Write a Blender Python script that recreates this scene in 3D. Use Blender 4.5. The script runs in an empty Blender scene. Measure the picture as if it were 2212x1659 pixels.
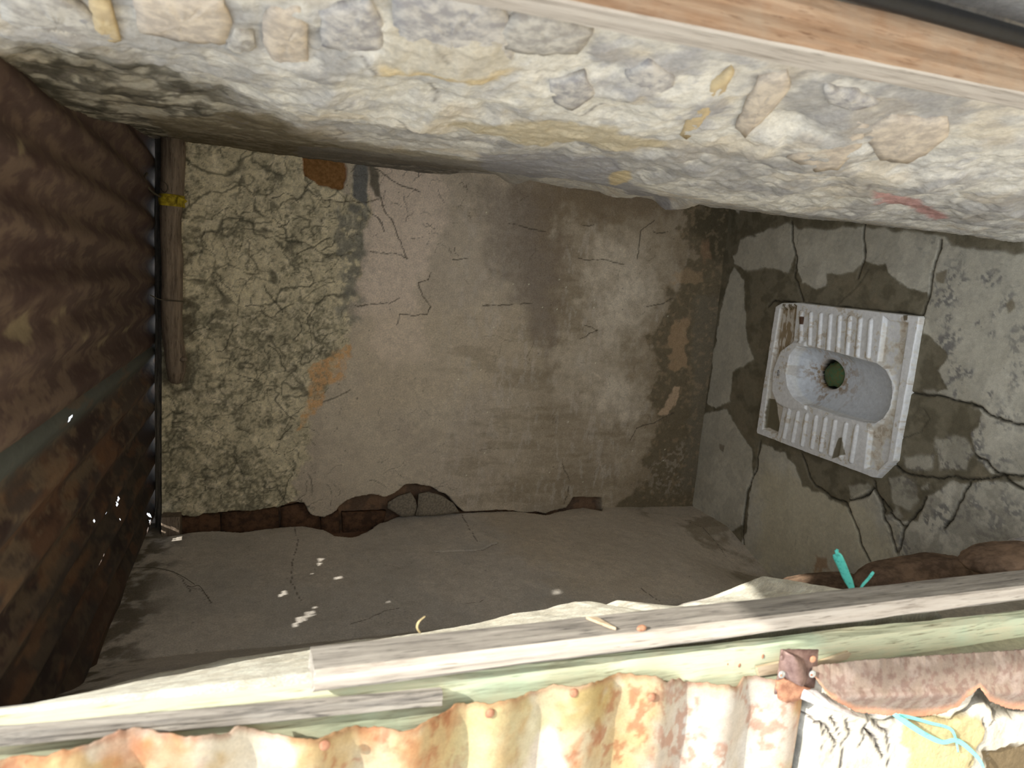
import bpy, bmesh, math, random
import numpy as np
from mathutils import Vector, Matrix
C = bpy.context.scene
rng = np.random.default_rng(7); random.seed(7)

# ------------------------------------------------------------------ camera, sky, sun, exposure
# World: X to the right of someone facing into the latrine, Y into it, Z up.  The photograph was taken
# with the phone turned on its side, so the camera is rolled by a quarter turn.
F, CX, CY, H = 1500.0, 1106.0, 829.5, 1.6
_D = np.array([4034., 85.5, F]); _D /= np.linalg.norm(_D)
_Y = np.array([-(F*F-85.5*285.)/4034., -285., F]); _Y /= np.linalg.norm(_Y)
_Z = -_D; _X = np.cross(_Y, _Z)
R = np.array([_X, _Y, _Z])                    # rows: world axes in camera (right, down, forward)
cam = bpy.data.cameras.new('camera'); co = bpy.data.objects.new('camera', cam); C.collection.objects.link(co)
right, down, fwd = R[:, 0], R[:, 1], R[:, 2]
co.matrix_world = Matrix(((right[0], -down[0], -fwd[0], 0), (right[1], -down[1], -fwd[1], 0),
                          (right[2], -down[2], -fwd[2], H), (0, 0, 0, 1)))
cam.sensor_width = 36; cam.lens = 36*F/2212; cam.clip_start = .02
cam.dof.use_dof = True; cam.dof.focus_distance = 2.1; cam.dof.aperture_fstop = 7.5
C.camera = co
w = bpy.data.worlds.new('sky'); C.world = w; w.use_nodes = True
bg = w.node_tree.nodes['Background']; bg.inputs[0].default_value = (.87, .93, 1.0, 1); bg.inputs[1].default_value = 1.45
sd = bpy.data.lights.new('sun', 'SUN'); sd.energy = 5.6; sd.color = (1, .955, .87); sd.angle = math.radians(.55)
so = bpy.data.objects.new('sun', sd); C.collection.objects.link(so)
SUN = Vector((.4492, -.2795, .8486)); so.rotation_euler = SUN.to_track_quat('Z', 'Y').to_euler(); so.location = SUN*8
C.view_settings.view_transform = 'Standard'; C.view_settings.look = 'None'; C.view_settings.gamma = 1
C.view_settings.use_curve_mapping = False; C.view_settings.exposure = 0.50
C.cycles.max_bounces = 10; C.cycles.diffuse_bounces = 7

# ------------------------------------------------------------------ measuring helpers
def ray(x, y):
    v = np.array([x-CX, y-CY, F]); return R @ v
def onX(x, y, q): r = ray(x, y); return r*(q/r[0])+(0, 0, H)
def onY(x, y, q): r = ray(x, y); return r*(q/r[1])+(0, 0, H)
def onZ(x, y, q): r = ray(x, y); return r*((q-H)/r[2])+(0, 0, H)
def crop(ox, oy, k, pts): return [(ox+x*k, oy+y*k) for x, y in pts]
K3 = 740/2212.

# ------------------------------------------------------------------ noise and painting on arrays
def ss(a, b, x):
    t = np.clip((x-a)/(b-a), 0, 1); return t*t*(3-2*t)
def vn(x, y, seed=0):
    g = np.random.default_rng(seed+11).random((256, 256)).astype(np.float32)
    xi = np.floor(x).astype(int); yi = np.floor(y).astype(int); fx = x-xi; fy = y-yi
    fx = fx*fx*(3-2*fx); fy = fy*fy*(3-2*fy)
    a = g[xi & 255, yi & 255]; b = g[(xi+1) & 255, yi & 255]; c = g[xi & 255, (yi+1) & 255]; d = g[(xi+1) & 255, (yi+1) & 255]
    return (a*(1-fx)+b*fx)*(1-fy)+(c*(1-fx)+d*fx)*fy
def fbm(x, y, s, o=5, seed=0, gain=.55):
    t = 0; a = 1; n = 0; x = x*s+37.3; y = y*s+91.7
    for k in range(o):
        t = t+a*vn(x, y, seed+k*7); n += a; a *= gain; x, y = (x*1.6-y*1.2)+5.1, (x*1.2+y*1.6)+3.3
    return t/n                                 # about .5
def ridge(x, y, s, o=4, seed=0):
    t = 0; a = 1; n = 0
    for k in range(o):
        t = t+a*(1-np.abs(2*vn(x*s+k*9.1, y*s+k*4.7, seed+k*5)-1)); n += a; a *= .55; s *= 2.1
    return t/n
def lin(c):
    c = np.array(c, float)/255.; return np.where(c <= .04045, c/12.92, ((c+.055)/1.055)**2.4)
def segd(P, Q, A, B):
    px, py = P; qx, qy = Q; dx, dy = qx-px, qy-py; L = dx*dx+dy*dy+1e-12
    t = np.clip(((A-px)*dx+(B-py)*dy)/L, 0, 1); return np.hypot(A-px-t*dx, B-py-t*dy)

class Surf:
    """A surface sampled on a grid: A, B its own coordinates in metres, col its colour, d its relief."""
    def __init__(s, A, B, base, gain=1.0):
        s.A, s.B = A, B; s.col = np.empty(A.shape+(3,)); s.col[:] = lin(base); s.d = np.zeros(A.shape); s.wet = np.zeros(A.shape); s.gain = gain
        s.ja = (fbm(A, B, 28, 4, 901)-.5); s.jb = (fbm(A, B, 28, 4, 902)-.5); s.to = None
    def P(s, pts): return [s.to(*p) for p in pts]
    def poly(s, pts, soft=.004, jit=.012, px=True):
        if px: pts = s.P(pts)
        m = np.zeros(s.A.shape); xs = [p[0] for p in pts]; ys = [p[1] for p in pts]; g = soft*2+jit+.01
        box = (s.A > min(xs)-g) & (s.A < max(xs)+g) & (s.B > min(ys)-g) & (s.B < max(ys)+g)
        if not box.any(): return m
        A = s.A[box]+s.ja[box]*jit*2; B = s.B[box]+s.jb[box]*jit*2
        dist = np.full(A.shape, 9.); ins = np.zeros(A.shape, bool); n = len(pts)
        for i in range(n):
            (x1, y1), (x2, y2) = pts[i], pts[(i+1) % n]
            dist = np.minimum(dist, segd((x1, y1), (x2, y2), A, B))
            c = ((y1 > B) != (y2 > B)) & (A < (x2-x1)*(B-y1)/(y2-y1+1e-12)+x1); ins ^= c
        sd_ = np.where(ins, -dist, dist); m[box] = 1-ss(-soft, soft, sd_); return m
    def line(s, pts, wid=.002, jit=.006, px=True, taper=False):
        if px: pts = s.P(pts)
        m = np.zeros(s.A.shape); xs = [p[0] for p in pts]; ys = [p[1] for p in pts]; g = wid*3+jit+.004
        box = (s.A > min(xs)-g) & (s.A < max(xs)+g) & (s.B > min(ys)-g) & (s.B < max(ys)+g)
        if not box.any(): return m
        A = s.A[box]+s.ja[box]*jit*2; B = s.B[box]+s.jb[box]*jit*2; dist = np.full(A.shape, 9.)
        for i in range(len(pts)-1):
            wk = 1. if not taper else 1+2.5*i/len(pts)
            dist = np.minimum(dist, segd(pts[i], pts[i+1], A, B)*wk)
        m[box] = 1-ss(wid*.35, wid*1.5, dist); return m
    def mix(s, m, c, depth=0, wet=None):
        m = np.clip(m, 0, 1)
        s.col = s.col*(1-m[..., None])+lin(c)*m[..., None]; s.d = s.d+depth*m
        if wet is not None: s.wet = s.wet*(1-m)+wet*m
    def mul(s, m, k): s.col = s.col*(1-(1-k)*np.clip(m, 0, 1))[..., None]
    def scribble(s, n, box, col, ln=(.02, .08), wid=.0012, k=.8, seed=0, ang=None, depth=0):
        r = np.random.default_rng(seed)
        for _ in range(n):
            x = r.uniform(box[0], box[2]); y = r.uniform(box[1], box[3]); a = r.uniform(0, 6.28) if ang is None else r.normal(ang, .5)
            L = r.uniform(*ln); m = r.integers(4, 8); p = [(x, y)]
            for i in range(m):
                a += r.normal(0, .45); x += math.cos(a)*L/m; y += math.sin(a)*L/m; p.append((x, y))
            s.mix(s.line(p, wid*r.uniform(.6, 1.3), .006, px=False)*k*r.uniform(.4, 1), col, depth)

# ------------------------------------------------------------------ object helpers
def tag(o, label=None, cat=None, group=None, kind=None):
    if label: o['label'] = label
    if cat: o['category'] = cat
    if group: o['group'] = group
    if kind: o['kind'] = kind
    return o
def link(name, me, mat=None, parent=None, smooth=True, loc=None):
    o = bpy.data.objects.new(name, me); C.collection.objects.link(o)
    if mat: me.materials.append(mat)
    if smooth: me.polygons.foreach_set('use_smooth', [True]*len(me.polygons))
    if parent: o.parent = parent
    return o
def rebase(o, p=None):
    """put the origin of a mesh object at its base, keeping it where it is"""
    me = o.data; n = len(me.vertices); v = np.empty(n*3, np.float32); me.vertices.foreach_get('co', v); v = v.reshape(-1, 3)
    b = np.array([(v[:, 0].min()+v[:, 0].max())/2, (v[:, 1].min()+v[:, 1].max())/2, v[:, 2].min()]) if p is None else np.array(p)
    v -= b; me.vertices.foreach_set('co', v.ravel()); o.location = o.location+Vector(b); me.update(); return o
def empty(name, loc, label=None, cat=None, group=None, kind=None):
    o = bpy.data.objects.new(name, None); C.collection.objects.link(o); o.location = loc; o.empty_display_size = .05
    bpy.context.view_layer.update(); return tag(o, label, cat, group, kind)
def child(o, parent):
    o.parent = parent; o.matrix_parent_inverse = Matrix.Translation(-Vector(parent.location)); return o
def grid_obj(name, P, mat, surf=None, back=None, parent=None, keep=None, flip=False):
    """mesh from an (n, m, 3) array of points; back = vector pushing a flat rear side, so that it is solid"""
    n, m = P.shape[:2]; V = P.reshape(-1, 3); idx = np.arange(n*m).reshape(n, m)
    q = np.stack([idx[:-1, :-1], idx[1:, :-1], idx[1:, 1:], idx[:-1, 1:]], -1).reshape(-1, 4)
    if keep is not None: q = q[keep.reshape(-1)]
    if flip: q = q[:, ::-1]
    col = None
    if surf is not None:
        col = np.concatenate([np.clip(surf.col*surf.gain, 0, .92).reshape(-1, 3), surf.wet.reshape(-1, 1)], 1)
    if back is not None:
        ring = np.concatenate([idx[:-1, 0], idx[-1, :-1], idx[1:, -1][::-1], idx[0, 1:][::-1]])
        nb = len(ring); ax = int(np.argmax(np.abs(back))); W = V[ring].copy()
        lim = V[:, ax].max()+back[ax] if back[ax] > 0 else V[:, ax].min()+back[ax]; W[:, ax] = lim
        k = len(V); V = np.concatenate([V, W, W.mean(0, keepdims=True)]); a = np.arange(nb); b = (a+1) % nb
        q2 = np.stack([ring[a], ring[b], k+b, k+a], -1); c3 = np.stack([k+a, k+b, np.full(nb, k+nb)], -1)
        if flip: q2 = q2[:, ::-1]; c3 = c3[:, ::-1]
        if col is not None: col = np.concatenate([col, col[ring], col[ring[:1]]])
    me = bpy.data.meshes.new(name); me.vertices.add(len(V)); me.vertices.foreach_set('co', V.astype(np.float32).ravel())
    loops = q.reshape(-1); tot = np.full(len(q), 4)
    if back is not None:
        loops = np.concatenate([loops, q2.reshape(-1), c3.reshape(-1)]); tot = np.concatenate([tot, np.full(len(q2), 4), np.full(len(c3), 3)])
    me.loops.add(len(loops)); me.loops.foreach_set('vertex_index', loops.astype(np.int32))
    me.polygons.add(len(tot)); me.polygons.foreach_set('loop_start', np.concatenate([[0], np.cumsum(tot)[:-1]]).astype(np.int32))
    me.update(calc_edges=True); me.validate()
    if col is not None:
        at = me.color_attributes.new('Col', 'FLOAT_COLOR', 'POINT'); at.data.foreach_set('color', col.astype(np.float32).ravel())
    return link(name, me, mat, parent)
def mesh_from(name, V, Fc, mat, smooth=False):
    me = bpy.data.meshes.new(name); me.from_pydata([tuple(map(float, v)) for v in V], [], Fc); me.update(); me.validate()
    return link(name, me, mat, None, smooth)
def timber(name, lo, hi, mat, shear=(0, 0), n=26, rough=.0011, seed=0, bevel=.0025, axis=2, ragged=0):
    """a sawn timber along one axis with worn arrises and an uneven surface"""
    r = np.random.default_rng(seed); lo = np.array(lo, float); hi = np.array(hi, float)
    ax = [a for a in range(3) if a != axis]; cs = []
    w0, w1 = hi[ax[0]]-lo[ax[0]], hi[ax[1]]-lo[ax[1]]; b = bevel
    k = 5
    def side(p, q): return [p+(q-p)*t for t in np.linspace(0, 1, k)]
    rect = []
    for p, q in (((b, 0), (w0-b, 0)), ((w0, b), (w0, w1-b)), ((w0-b, w1), (b, w1)), ((0, w1-b), (0, b))):
        rect += side(np.array(p), np.array(q))
    rect = np.array(rect); nr = len(rect); V = []; ctr = np.array([w0/2, w1/2])
    off = r.normal(0, rough*.5, nr); sm = np.zeros(nr)
    for i, t in enumerate(np.linspace(0, 1, n)):
        sm = sm*.7+r.normal(0, rough, nr)*.5
        for j in range(nr):
            d = rect[j]-ctr; u = d/np.linalg.norm(d); c = rect[j]+u*(off[j]+sm[j])
            p = np.zeros(3); p[ax[0]] = lo[ax[0]]+c[0]+shear[0]*t; p[ax[1]] = lo[ax[1]]+c[1]+shear[1]*t
            p[axis] = lo[axis]+(hi[axis]-lo[axis])*t+((r.normal(0, ragged)) if i in (0, n-1) and ragged else 0)
            V.append(p)
    Fc = [(i*nr+j, i*nr+(j+1) % nr, (i+1)*nr+(j+1) % nr, (i+1)*nr+j) for i in range(n-1) for j in range(nr)]
    Fc += [tuple(range(nr))[::-1], tuple((n-1)*nr+j for j in range(nr))]
    if axis == 1: Fc = [f[::-1] for f in Fc]
    return rebase(mesh_from(name, V, Fc, mat, False))
def tube(name, pts, rad, mat, seg=8, smooth=True, flat=None, up=(.13, .3, .94)):
    """round or flattened strand through points"""
    pts = [Vector(p) for p in pts]; n = len(pts); rad = [rad]*n if not hasattr(rad, '__len__') else rad
    V = []; up = Vector(up)
    for i, p in enumerate(pts):
        t = (pts[min(i+1, n-1)]-pts[max(i-1, 0)]).normalized(); a = t.cross(up)
        if a.length < .05: a = t.cross(Vector((1, 0, 0)))
        a.normalize(); b = t.cross(a)
        for k in range(seg):
            an = 2*math.pi*k/seg; V.append(p+a*math.cos(an)*rad[i]+b*math.sin(an)*rad[i]*(flat or 1))
    Fc = [(i*seg+k, i*seg+(k+1) % seg, (i+1)*seg+(k+1) % seg, (i+1)*seg+k) for i in range(n-1) for k in range(seg)]
    Fc += [tuple(range(seg))[::-1], tuple((n-1)*seg+k for k in range(seg))]
    return mesh_from(name, V, Fc, mat, smooth)
def smoothpath(pts, k=6):
    P = [Vector(p) for p in pts]; out = []
    for i in range(len(P)-1):
        p0, p1, p2, p3 = P[max(i-1, 0)], P[i], P[i+1], P[min(i+2, len(P)-1)]
        for j in range(k):
            t = j/k; out.append(.5*((2*p1)+(p2-p0)*t+(2*p0-5*p1+4*p2-p3)*t*t+(3*p1-p0-3*p2+p3)*t**3))
    return out+[P[-1]]
def plate(name, outline, nrm, thick, mat, bow=None, bump=0, rings=3, seed=0, dome=0, smooth=True):
    """solid slab from a 3D outline, extruded along nrm by thick (towards the viewer); dome rounds its face"""
    r = np.random.default_rng(seed); O = np.array([np.array(p, float) for p in outline]); nrm = np.array(nrm, float); nrm /= np.linalg.norm(nrm)
    c = O.mean(0); m = len(O); V = list(O); Fc = []
    V += [p+nrm*thick for p in O]; last = m
    Fc += [(i, (i+1) % m, m+(i+1) % m, m+i) for i in range(m)]
    for k in range(1, rings):
        t = 1-k/rings; s0 = len(V)
        for p in O:
            q = c+(p-c)*t; V.append(q+nrm*(thick+dome*(1-t*t)+r.normal(0, bump)))
        Fc += [(last+i, last+(i+1) % m, s0+(i+1) % m, s0+i) for i in range(m)]; last = s0
    V.append(c+nrm*(thick+dome)); Fc += [(last+i, last+(i+1) % m, len(V)-1) for i in range(m)]
    Fc.append(tuple(range(m))[::-1])
    if bow: V = [bow(v) for v in V]
    o = mesh_from(name, V, Fc, mat, smooth)
    bm = bmesh.new(); bm.from_mesh(o.data); bmesh.ops.recalc_face_normals(bm, faces=bm.faces); bm.to_mesh(o.data); bm.free(); return o
def densify(pts, step, jit=0, seed=0):
    r = np.random.default_rng(seed); out = []
    for i in range(len(pts)):
        a = np.array(pts[i], float); b = np.array(pts[(i+1) % len(pts)], float); k = max(1, int(np.linalg.norm(b-a)/step))
        for j in range(k): out.append(tuple(a+(b-a)*j/k+(r.normal(0, jit, len(a)) if jit else 0)))
    return out
def rock(name, c, rad, rot, mat, seed=0, rough=.12, sub=4, power=2.6):
    bm = bmesh.new(); bmesh.ops.create_icosphere(bm, subdivisions=sub, radius=1)
    r = np.random.default_rng(seed); ph = r.uniform(0, 50, 3)
    from mathutils import noise
    for v in bm.verts:
        u = v.co.copy(); k = (abs(u.x)**power+abs(u.y)**power+abs(u.z)**power)**(-1/power); u = u*k
        nz = noise.fractal(u*1.3+Vector(ph), 1, 2, 4)*rough+noise.fractal(u*6+Vector(ph), 1, 2, 4)*rough*.18
        v.co = u*(1+nz)
    M = Matrix.Translation(Vector(c)) @ Matrix.Rotation(rot[2], 4, 'Z') @ Matrix.Rotation(rot[1], 4, 'Y') @ Matrix.Rotation(rot[0], 4, 'X') @ Matrix.Diagonal((rad[0], rad[1], rad[2], 1))
    bmesh.ops.transform(bm, matrix=M, verts=bm.verts); me = bpy.data.meshes.new(name); bm.to_mesh(me); bm.free()
    return link(name, me, mat)

# ------------------------------------------------------------------ materials
def newmat(name):
    m = bpy.data.materials.new(name); m.use_nodes = True; nt = m.node_tree; return m, nt, nt.nodes['Principled BSDF']
def N(nt, t, **k):
    n = nt.nodes.new(t)
    for a, b in k.items():
        if a in n.bl_rna.properties.keys(): setattr(n, a, b)
        else: n.inputs[a].default_value = b
    return n
def coords(nt, scale=(1, 1, 1), rot=(0, 0, 0)):
    tc = nt.nodes.new('ShaderNodeTexCoord'); mp = nt.nodes.new('ShaderNodeMapping'); mp.inputs['Scale'].default_value = scale; mp.inputs['Rotation'].default_value = rot
    nt.links.new(tc.outputs['Object'], mp.inputs['Vector']); return mp.outputs[0]
def noise_n(nt, vec, s, d=6, r=.6):
    n = N(nt, 'ShaderNodeTexNoise'); n.inputs['Scale'].default_value = s; n.inputs['Detail'].default_value = d; n.inputs['Roughness'].default_value = r
    nt.links.new(vec, n.inputs['Vector']); return n.outputs['Fac']
def ramp(nt, fac, stops):
    n = N(nt, 'ShaderNodeValToRGB'); e = n.color_ramp.elements
    while len(e) < len(stops): e.new(.5)
    for i, (p, c) in enumerate(stops):
        e[i].position = p; e[i].color = (*lin(c), 1) if len(c) == 3 else c
    nt.links.new(fac, n.inputs[0]); return n.outputs[0]
def bump(nt, bs, fac, strength=.5, dist=.002, prev=None):
    b = N(nt, 'ShaderNodeBump'); b.inputs['Strength'].default_value = strength; b.inputs['Distance'].default_value = dist
    nt.links.new(fac, b.inputs['Height'])
    if prev: nt.links.new(prev, b.inputs['Normal'])
    nt.links.new(b.outputs[0], bs.inputs['Normal']); return b.outputs[0]
def mixc(nt, fac, a, b, mode='MIX'):
    n = N(nt, 'ShaderNodeMix'); n.data_type = 'RGBA'; n.blend_type = mode
    if isinstance(fac, float): n.inputs[0].default_value = fac
    else: nt.links.new(fac, n.inputs[0])
    for s, q in ((a, 6), (b, 7)):
        if isinstance(s, tuple): n.inputs[q].default_value = (*lin(s), 1)
        else: nt.links.new(s, n.inputs[q])
    return n.outputs[2]
def painted(name, grain=260, gs=.35, bd=.0012, bs_=.6, rough=.93, wetrough=.5, lo=.72, hi=1.25, spec=.25):
    """plaster, mud, mortar: colour laid on the surface, with grain and fine relief"""
    m, nt, bs = newmat(name); a = N(nt, 'ShaderNodeAttribute'); a.attribute_name = 'Col'; v = coords(nt)
    f = noise_n(nt, v, grain, 8, .7); g = noise_n(nt, v, grain*.18, 6, .65)
    mr = N(nt, 'ShaderNodeMapRange'); mr.inputs[1].default_value = .3; mr.inputs[2].default_value = .7; mr.inputs[3].default_value = lo; mr.inputs[4].default_value = hi; nt.links.new(f, mr.inputs[0])
    mr2 = N(nt, 'ShaderNodeMapRange'); mr2.inputs[1].default_value = .3; mr2.inputs[2].default_value = .7; mr2.inputs[3].default_value = .88; mr2.inputs[4].default_value = 1.1; nt.links.new(g, mr2.inputs[0])
    mm = N(nt, 'ShaderNodeMath'); mm.operation = 'MULTIPLY'; nt.links.new(mr.outputs[0], mm.inputs[0]); nt.links.new(mr2.outputs[0], mm.inputs[1])
    vm = N(nt, 'ShaderNodeVectorMath'); vm.operation = 'SCALE'; nt.links.new(a.outputs['Color'], vm.inputs[0]); nt.links.new(mm.outputs[0], vm.inputs['Scale'])
    nt.links.new(vm.outputs[0], bs.inputs['Base Color'])
    r = N(nt, 'ShaderNodeMapRange'); r.inputs[3].default_value = rough; r.inputs[4].default_value = wetrough; nt.links.new(a.outputs['Alpha'], r.inputs[0]); nt.links.new(r.outputs[0], bs.inputs['Roughness'])
    bs.inputs['Specular IOR Level'].default_value = spec
    p = bump(nt, bs, g, bs_*.8, bd*2.5); bump(nt, bs, f, bs_, bd, p); return m
def wood(name, a, b, dark, scale=18, stretch=14, axis=2, grey=.0, bd=.0014, blotch=None, rings=0):
    m, nt, bs = newmat(name); sc = [1, 1, 1]; sc[axis] = 1/stretch; v = coords(nt, sc)
    f = noise_n(nt, v, scale*6, 7, .7); g = noise_n(nt, v, scale*22, 5, .6); h = noise_n(nt, coords(nt), 9, 5, .6)
    c = ramp(nt, f, [(.28, dark), (.45, b), (.68, a)])
    c = mixc(nt, ramp(nt, g, [(.30, (255, 255, 255)), (.42, (0, 0, 0))]), c, dark)
    if rings:
        wv = N(nt, 'ShaderNodeTexWave'); wv.bands_direction = 'X'; wv.inputs['Scale'].default_value = rings; wv.inputs['Distortion'].default_value = 2.2; wv.inputs['Detail'].default_value = 3; nt.links.new(v, wv.inputs['Vector'])
        c = mixc(nt, ramp(nt, wv.outputs['Fac'], [(.35, (150, 150, 150)), (.75, (0, 0, 0))]), c, dark)
    if blotch: c = mixc(nt, ramp(nt, h, [(.46, (0, 0, 0)), (.64, (190, 190, 190))]), c, blotch)
    nt.links.new(c, bs.inputs['Base Color']); bs.inputs['Roughness'].default_value = .85; bs.inputs['Specular IOR Level'].default_value = .25
    p = bump(nt, bs, f, .7, bd); bump(nt, bs, g, .6, bd*.6, p); return m
def plain(name, c, rough=.8, metal=0., var=.25, scale=60, bd=.001, spec=.4, c2=None, thr=(.4, .6)):
    m, nt, bs = newmat(name); v = coords(nt); f = noise_n(nt, v, scale, 6, .65)
    k = c2 or tuple(x*(1-var) for x in c)
    nt.links.new(ramp(nt, f, [(thr[0], k), (thr[1], c)]), bs.inputs['Base Color']); bs.inputs['Roughness'].default_value = rough; bs.inputs['Metallic'].default_value = metal
    bs.inputs['Specular IOR Level'].default_value = spec; bump(nt, bs, noise_n(nt, v, scale*3, 6, .7), .5, bd); return m
M_plaster = painted('mud_plaster'); M_floor = painted('cement_screed', 420, bd=.0007, lo=.84, hi=1.14, wetrough=.42)
M_masonry = painted('lime_masonry', 170, bd=.0022, bs_=.8, lo=.8, hi=1.15); M_sheet = painted('rusty_sheet_metal', 420, bd=.0004, rough=.78, lo=.86, hi=1.12, spec=.3)
M_ceramic = painted('glazed_ceramic', 500, bd=.00012, bs_=.25, rough=.16, wetrough=.75, lo=.95, hi=1.04, spec=.5)
M_wgrey = wood('weathered_grey_wood', (176, 170, 160), (140, 134, 126), (62, 60, 58), 20, 16)
M_wpale = wood('pale_sawn_wood', (214, 196, 168), (190, 170, 142), (120, 100, 80), 20, 18)
M_wgreen = wood('green_painted_timber', (218, 210, 178), (200, 204, 174), (136, 130, 104), 14, 14, blotch=(188, 212, 186))
M_wred = wood('reddish_ringed_wood', (196, 168, 140), (178, 144, 114), (140, 108, 84), 14, 10, blotch=(184, 170, 150), rings=34)
M_wdark = wood('dark_old_timber', (104, 98, 90), (80, 76, 70), (40, 38, 36), 20, 12, axis=0)
M_branch = wood('bare_branch', (150, 134, 116), (118, 104, 90), (70, 60, 52), 16, 9, axis=0)
M_black = plain('black_plastic', (20, 21, 24), .5, var=.3)
M_brown = plain('brown_mud_stone', (136, 112, 92), .95, var=.3, scale=26, bd=.004, spec=.15)
M_brick = plain('fired_brick', (150, 112, 72), .95, scale=90, bd=.0015, spec=.1, c2=(126, 92, 54))
M_block = plain('dark_adobe_block', (112, 84, 64), .95, scale=40, bd=.003, spec=.1, c2=(78, 60, 48))
M_yellow = plain('yellow_cloth', (190, 168, 40), .8, scale=90, c2=(130, 112, 20))
M_teal = plain('turquoise_plastic_ribbon', (90, 196, 182), .45, scale=200, c2=(50, 150, 140), thr=(.35, .5))
M_ltteal = plain('pale_turquoise_ribbon', (140, 226, 220), .45, scale=200, c2=(90, 196, 196), thr=(.3, .45))
M_straw = plain('dry_straw', (206, 186, 140), .9)
M_wire = plain('thin_wire', (92, 84, 70), .7)
M_moss = plain('green_moss', (78, 116, 78), .6, scale=120, bd=.004, c2=(112, 108, 64), thr=(.38, .6))
M_rust = plain('rusted_iron', (186, 138, 108), .85, scale=90, bd=.001, c2=(146, 98, 76), thr=(.38, .62))
M_iron = plain('brown_worn_steel', (150, 124, 116), .55, .3, scale=60, bd=.0006, c2=(104, 80, 74), thr=(.35, .65))
M_zinc = plain('galvanised_washer', (206, 208, 204), .5, .3, scale=200, c2=(150, 152, 150))
M_white = plain('dull_white_metal', (222, 218, 214), .6, .1, scale=40, c2=(186, 180, 178))
M_flake = plain('lime_plaster_flake', (150, 140, 124), .95, scale=150, bd=.0015, spec=.1, c2=(120, 112, 100))
M_ink = plain('faded_ink', (66, 66, 70), .6)

# ================================================================== THE SETTING
# ---- back wall
YB = 2.163
a0, a1 = np.linspace(-.90, .42, 400), np.linspace(-.06, 1.845, 560)
A, B = np.meshgrid(a0, a1, indexing='ij')
s = Surf(A, B, (136, 127, 114), 2.35); s.to = lambda x, y: (onY(x, y, YB)[0], onY(x, y, YB)[2])
n1 = fbm(A, B, 7, 6, 1); n2 = fbm(A, B, 30, 5, 2); n3 = fbm(A, B, 90, 4, 3); rg = ridge(A+.02*s.ja, B, 16, 5, 4)
s.mix(ss(.42, .62, n1)*.6, (146, 137, 122)); s.mix(ss(.5, .7, n2)*.25, (118, 110, 98))
# rough mud render on the upper half
edge = s.P([(760, 330), (790, 430), (775, 540), (770, 640), (742, 760), (715, 860), (680, 950), (650, 1030), (640, 1110)])
mud = s.poly([(330, 250), (770, 300), (800, 420), (785, 560), (762, 660), (748, 760), (706, 830), (676, 900), (668, 960), (640, 1040), (640, 1120), (330, 1130)], .010, .03)
s.mix(mud, (152, 144, 122))
wa = (fbm(A, B, 18, 4, 24)-.5)*.07; wb_ = (fbm(A, B, 18, 4, 25)-.5)*.07
dk = ss(.44, .66, fbm(A+wa, B+wb_, 5, 7, 21, .7))*.75+ss(.70, .86, ridge(A+wa, B+wb_, 11, 5, 23))*.7+ss(.52, .64, n3)*ss(.47, .60, n1)*.6
dk = dk*(.45+.75*ss(.35, .65, fbm(A, B, 150, 3, 26)))
s.mix(mud*np.clip(dk, 0, 1)*.85, (84, 81, 68)); s.mix(mud*ss(.58, .7, fbm(A, B, 55, 4, 31))*.5, (172, 163, 142))
for sc_, k_, sd_ in ((16, .8, 811), (30, .75, 812), (58, .6, 813), (100, .5, 814)):
    fl_ = 1-np.abs(2*vn((A+wa*.7)*sc_+9, (B+wb_*.7)*sc_*.8, sd_)-1); s.mix(mud*ss(.90, .985, fl_)*ss(.42, .60, fbm(A, B, sc_*.35, 4, sd_+5))*k_, (62, 60, 50), -.0012)
s.mix(s.poly([(728, 440), (800, 440), (796, 560), (780, 690), (735, 700), (730, 560)], .02, .04)*ss(.36, .62, fbm(A, B, 45, 4, 27))*.7, (84, 84, 80))
s.mix(s.poly([(720, 470), (800, 480), (790, 560), (775, 640), (740, 640), (730, 540)], .02, .05)*ss(.42, .6, n3)*.8, (92, 90, 82))
s.mix(s.poly([(355, 315), (400, 320), (425, 700), (400, 860), (360, 850)], .012, .03)*ss(.4, .62, n2)*.8, (66, 60, 48))
s.d += mud*((fbm(A, B, 14, 5, 41)-.5)*.020+(rg-.5)*.010+(n3-.5)*.006)+(1-mud)*((n1-.5)*.008+(n2-.5)*.0012)
s.scribble(150, (-.80, 1.36, .26, 1.83), (52, 50, 42), (.03, .12), .0016, .9, 5)
s.scribble(60, (-.75, .95, .28, 1.36), (70, 66, 58), (.02, .07), .0010, .7, 6)
# smooth lower render: warm pink-grey, then damp, plus painted shade below the right ledge
s.mix(s.poly([(800, 340), (960, 350), (960, 480), (900, 640), (930, 760), (820, 780), (775, 640), (800, 480)], .03, .04)*.8*(1-mud), (158, 146, 134))
s.mix(s.poly([(760, 680), (1180, 640), (1220, 740), (1100, 840), (760, 900)], .05, .05)*.35*(1-mud), (150, 138, 118))
damp = ss(1.02, .52, B+.16*(fbm(A, B, 5, 4, 51)-.5))
s.mix(damp*.65, (108, 97, 80)); s.mix((1-mud)*ss(.50, .62, fbm(A*2.2, B*.5, 9, 6, 63, .65))*ss(1.15, .9, B)*.35, (92, 82, 66)); s.mix((1-mud)*ss(.56, .66, fbm(A*.8, B*2.6, 26, 5, 64, .65))*ss(1.1, .95, B)*.3, (146, 140, 132)); s.mix(s.poly([(1110, 380), (1480, 400), (1460, 470), (1230, 480), (1190, 800), (1130, 640)], .05, .05)*.75, (92, 81, 68))  # last patch: shade beside the right ledge put into the colour
s.mix(s.poly([(1030, 400), (1130, 390), (1190, 560), (1180, 760), (1050, 560)], .05, .05)*.65, (100, 92, 84))  # more of the ledge's shade painted into the wall
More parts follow.
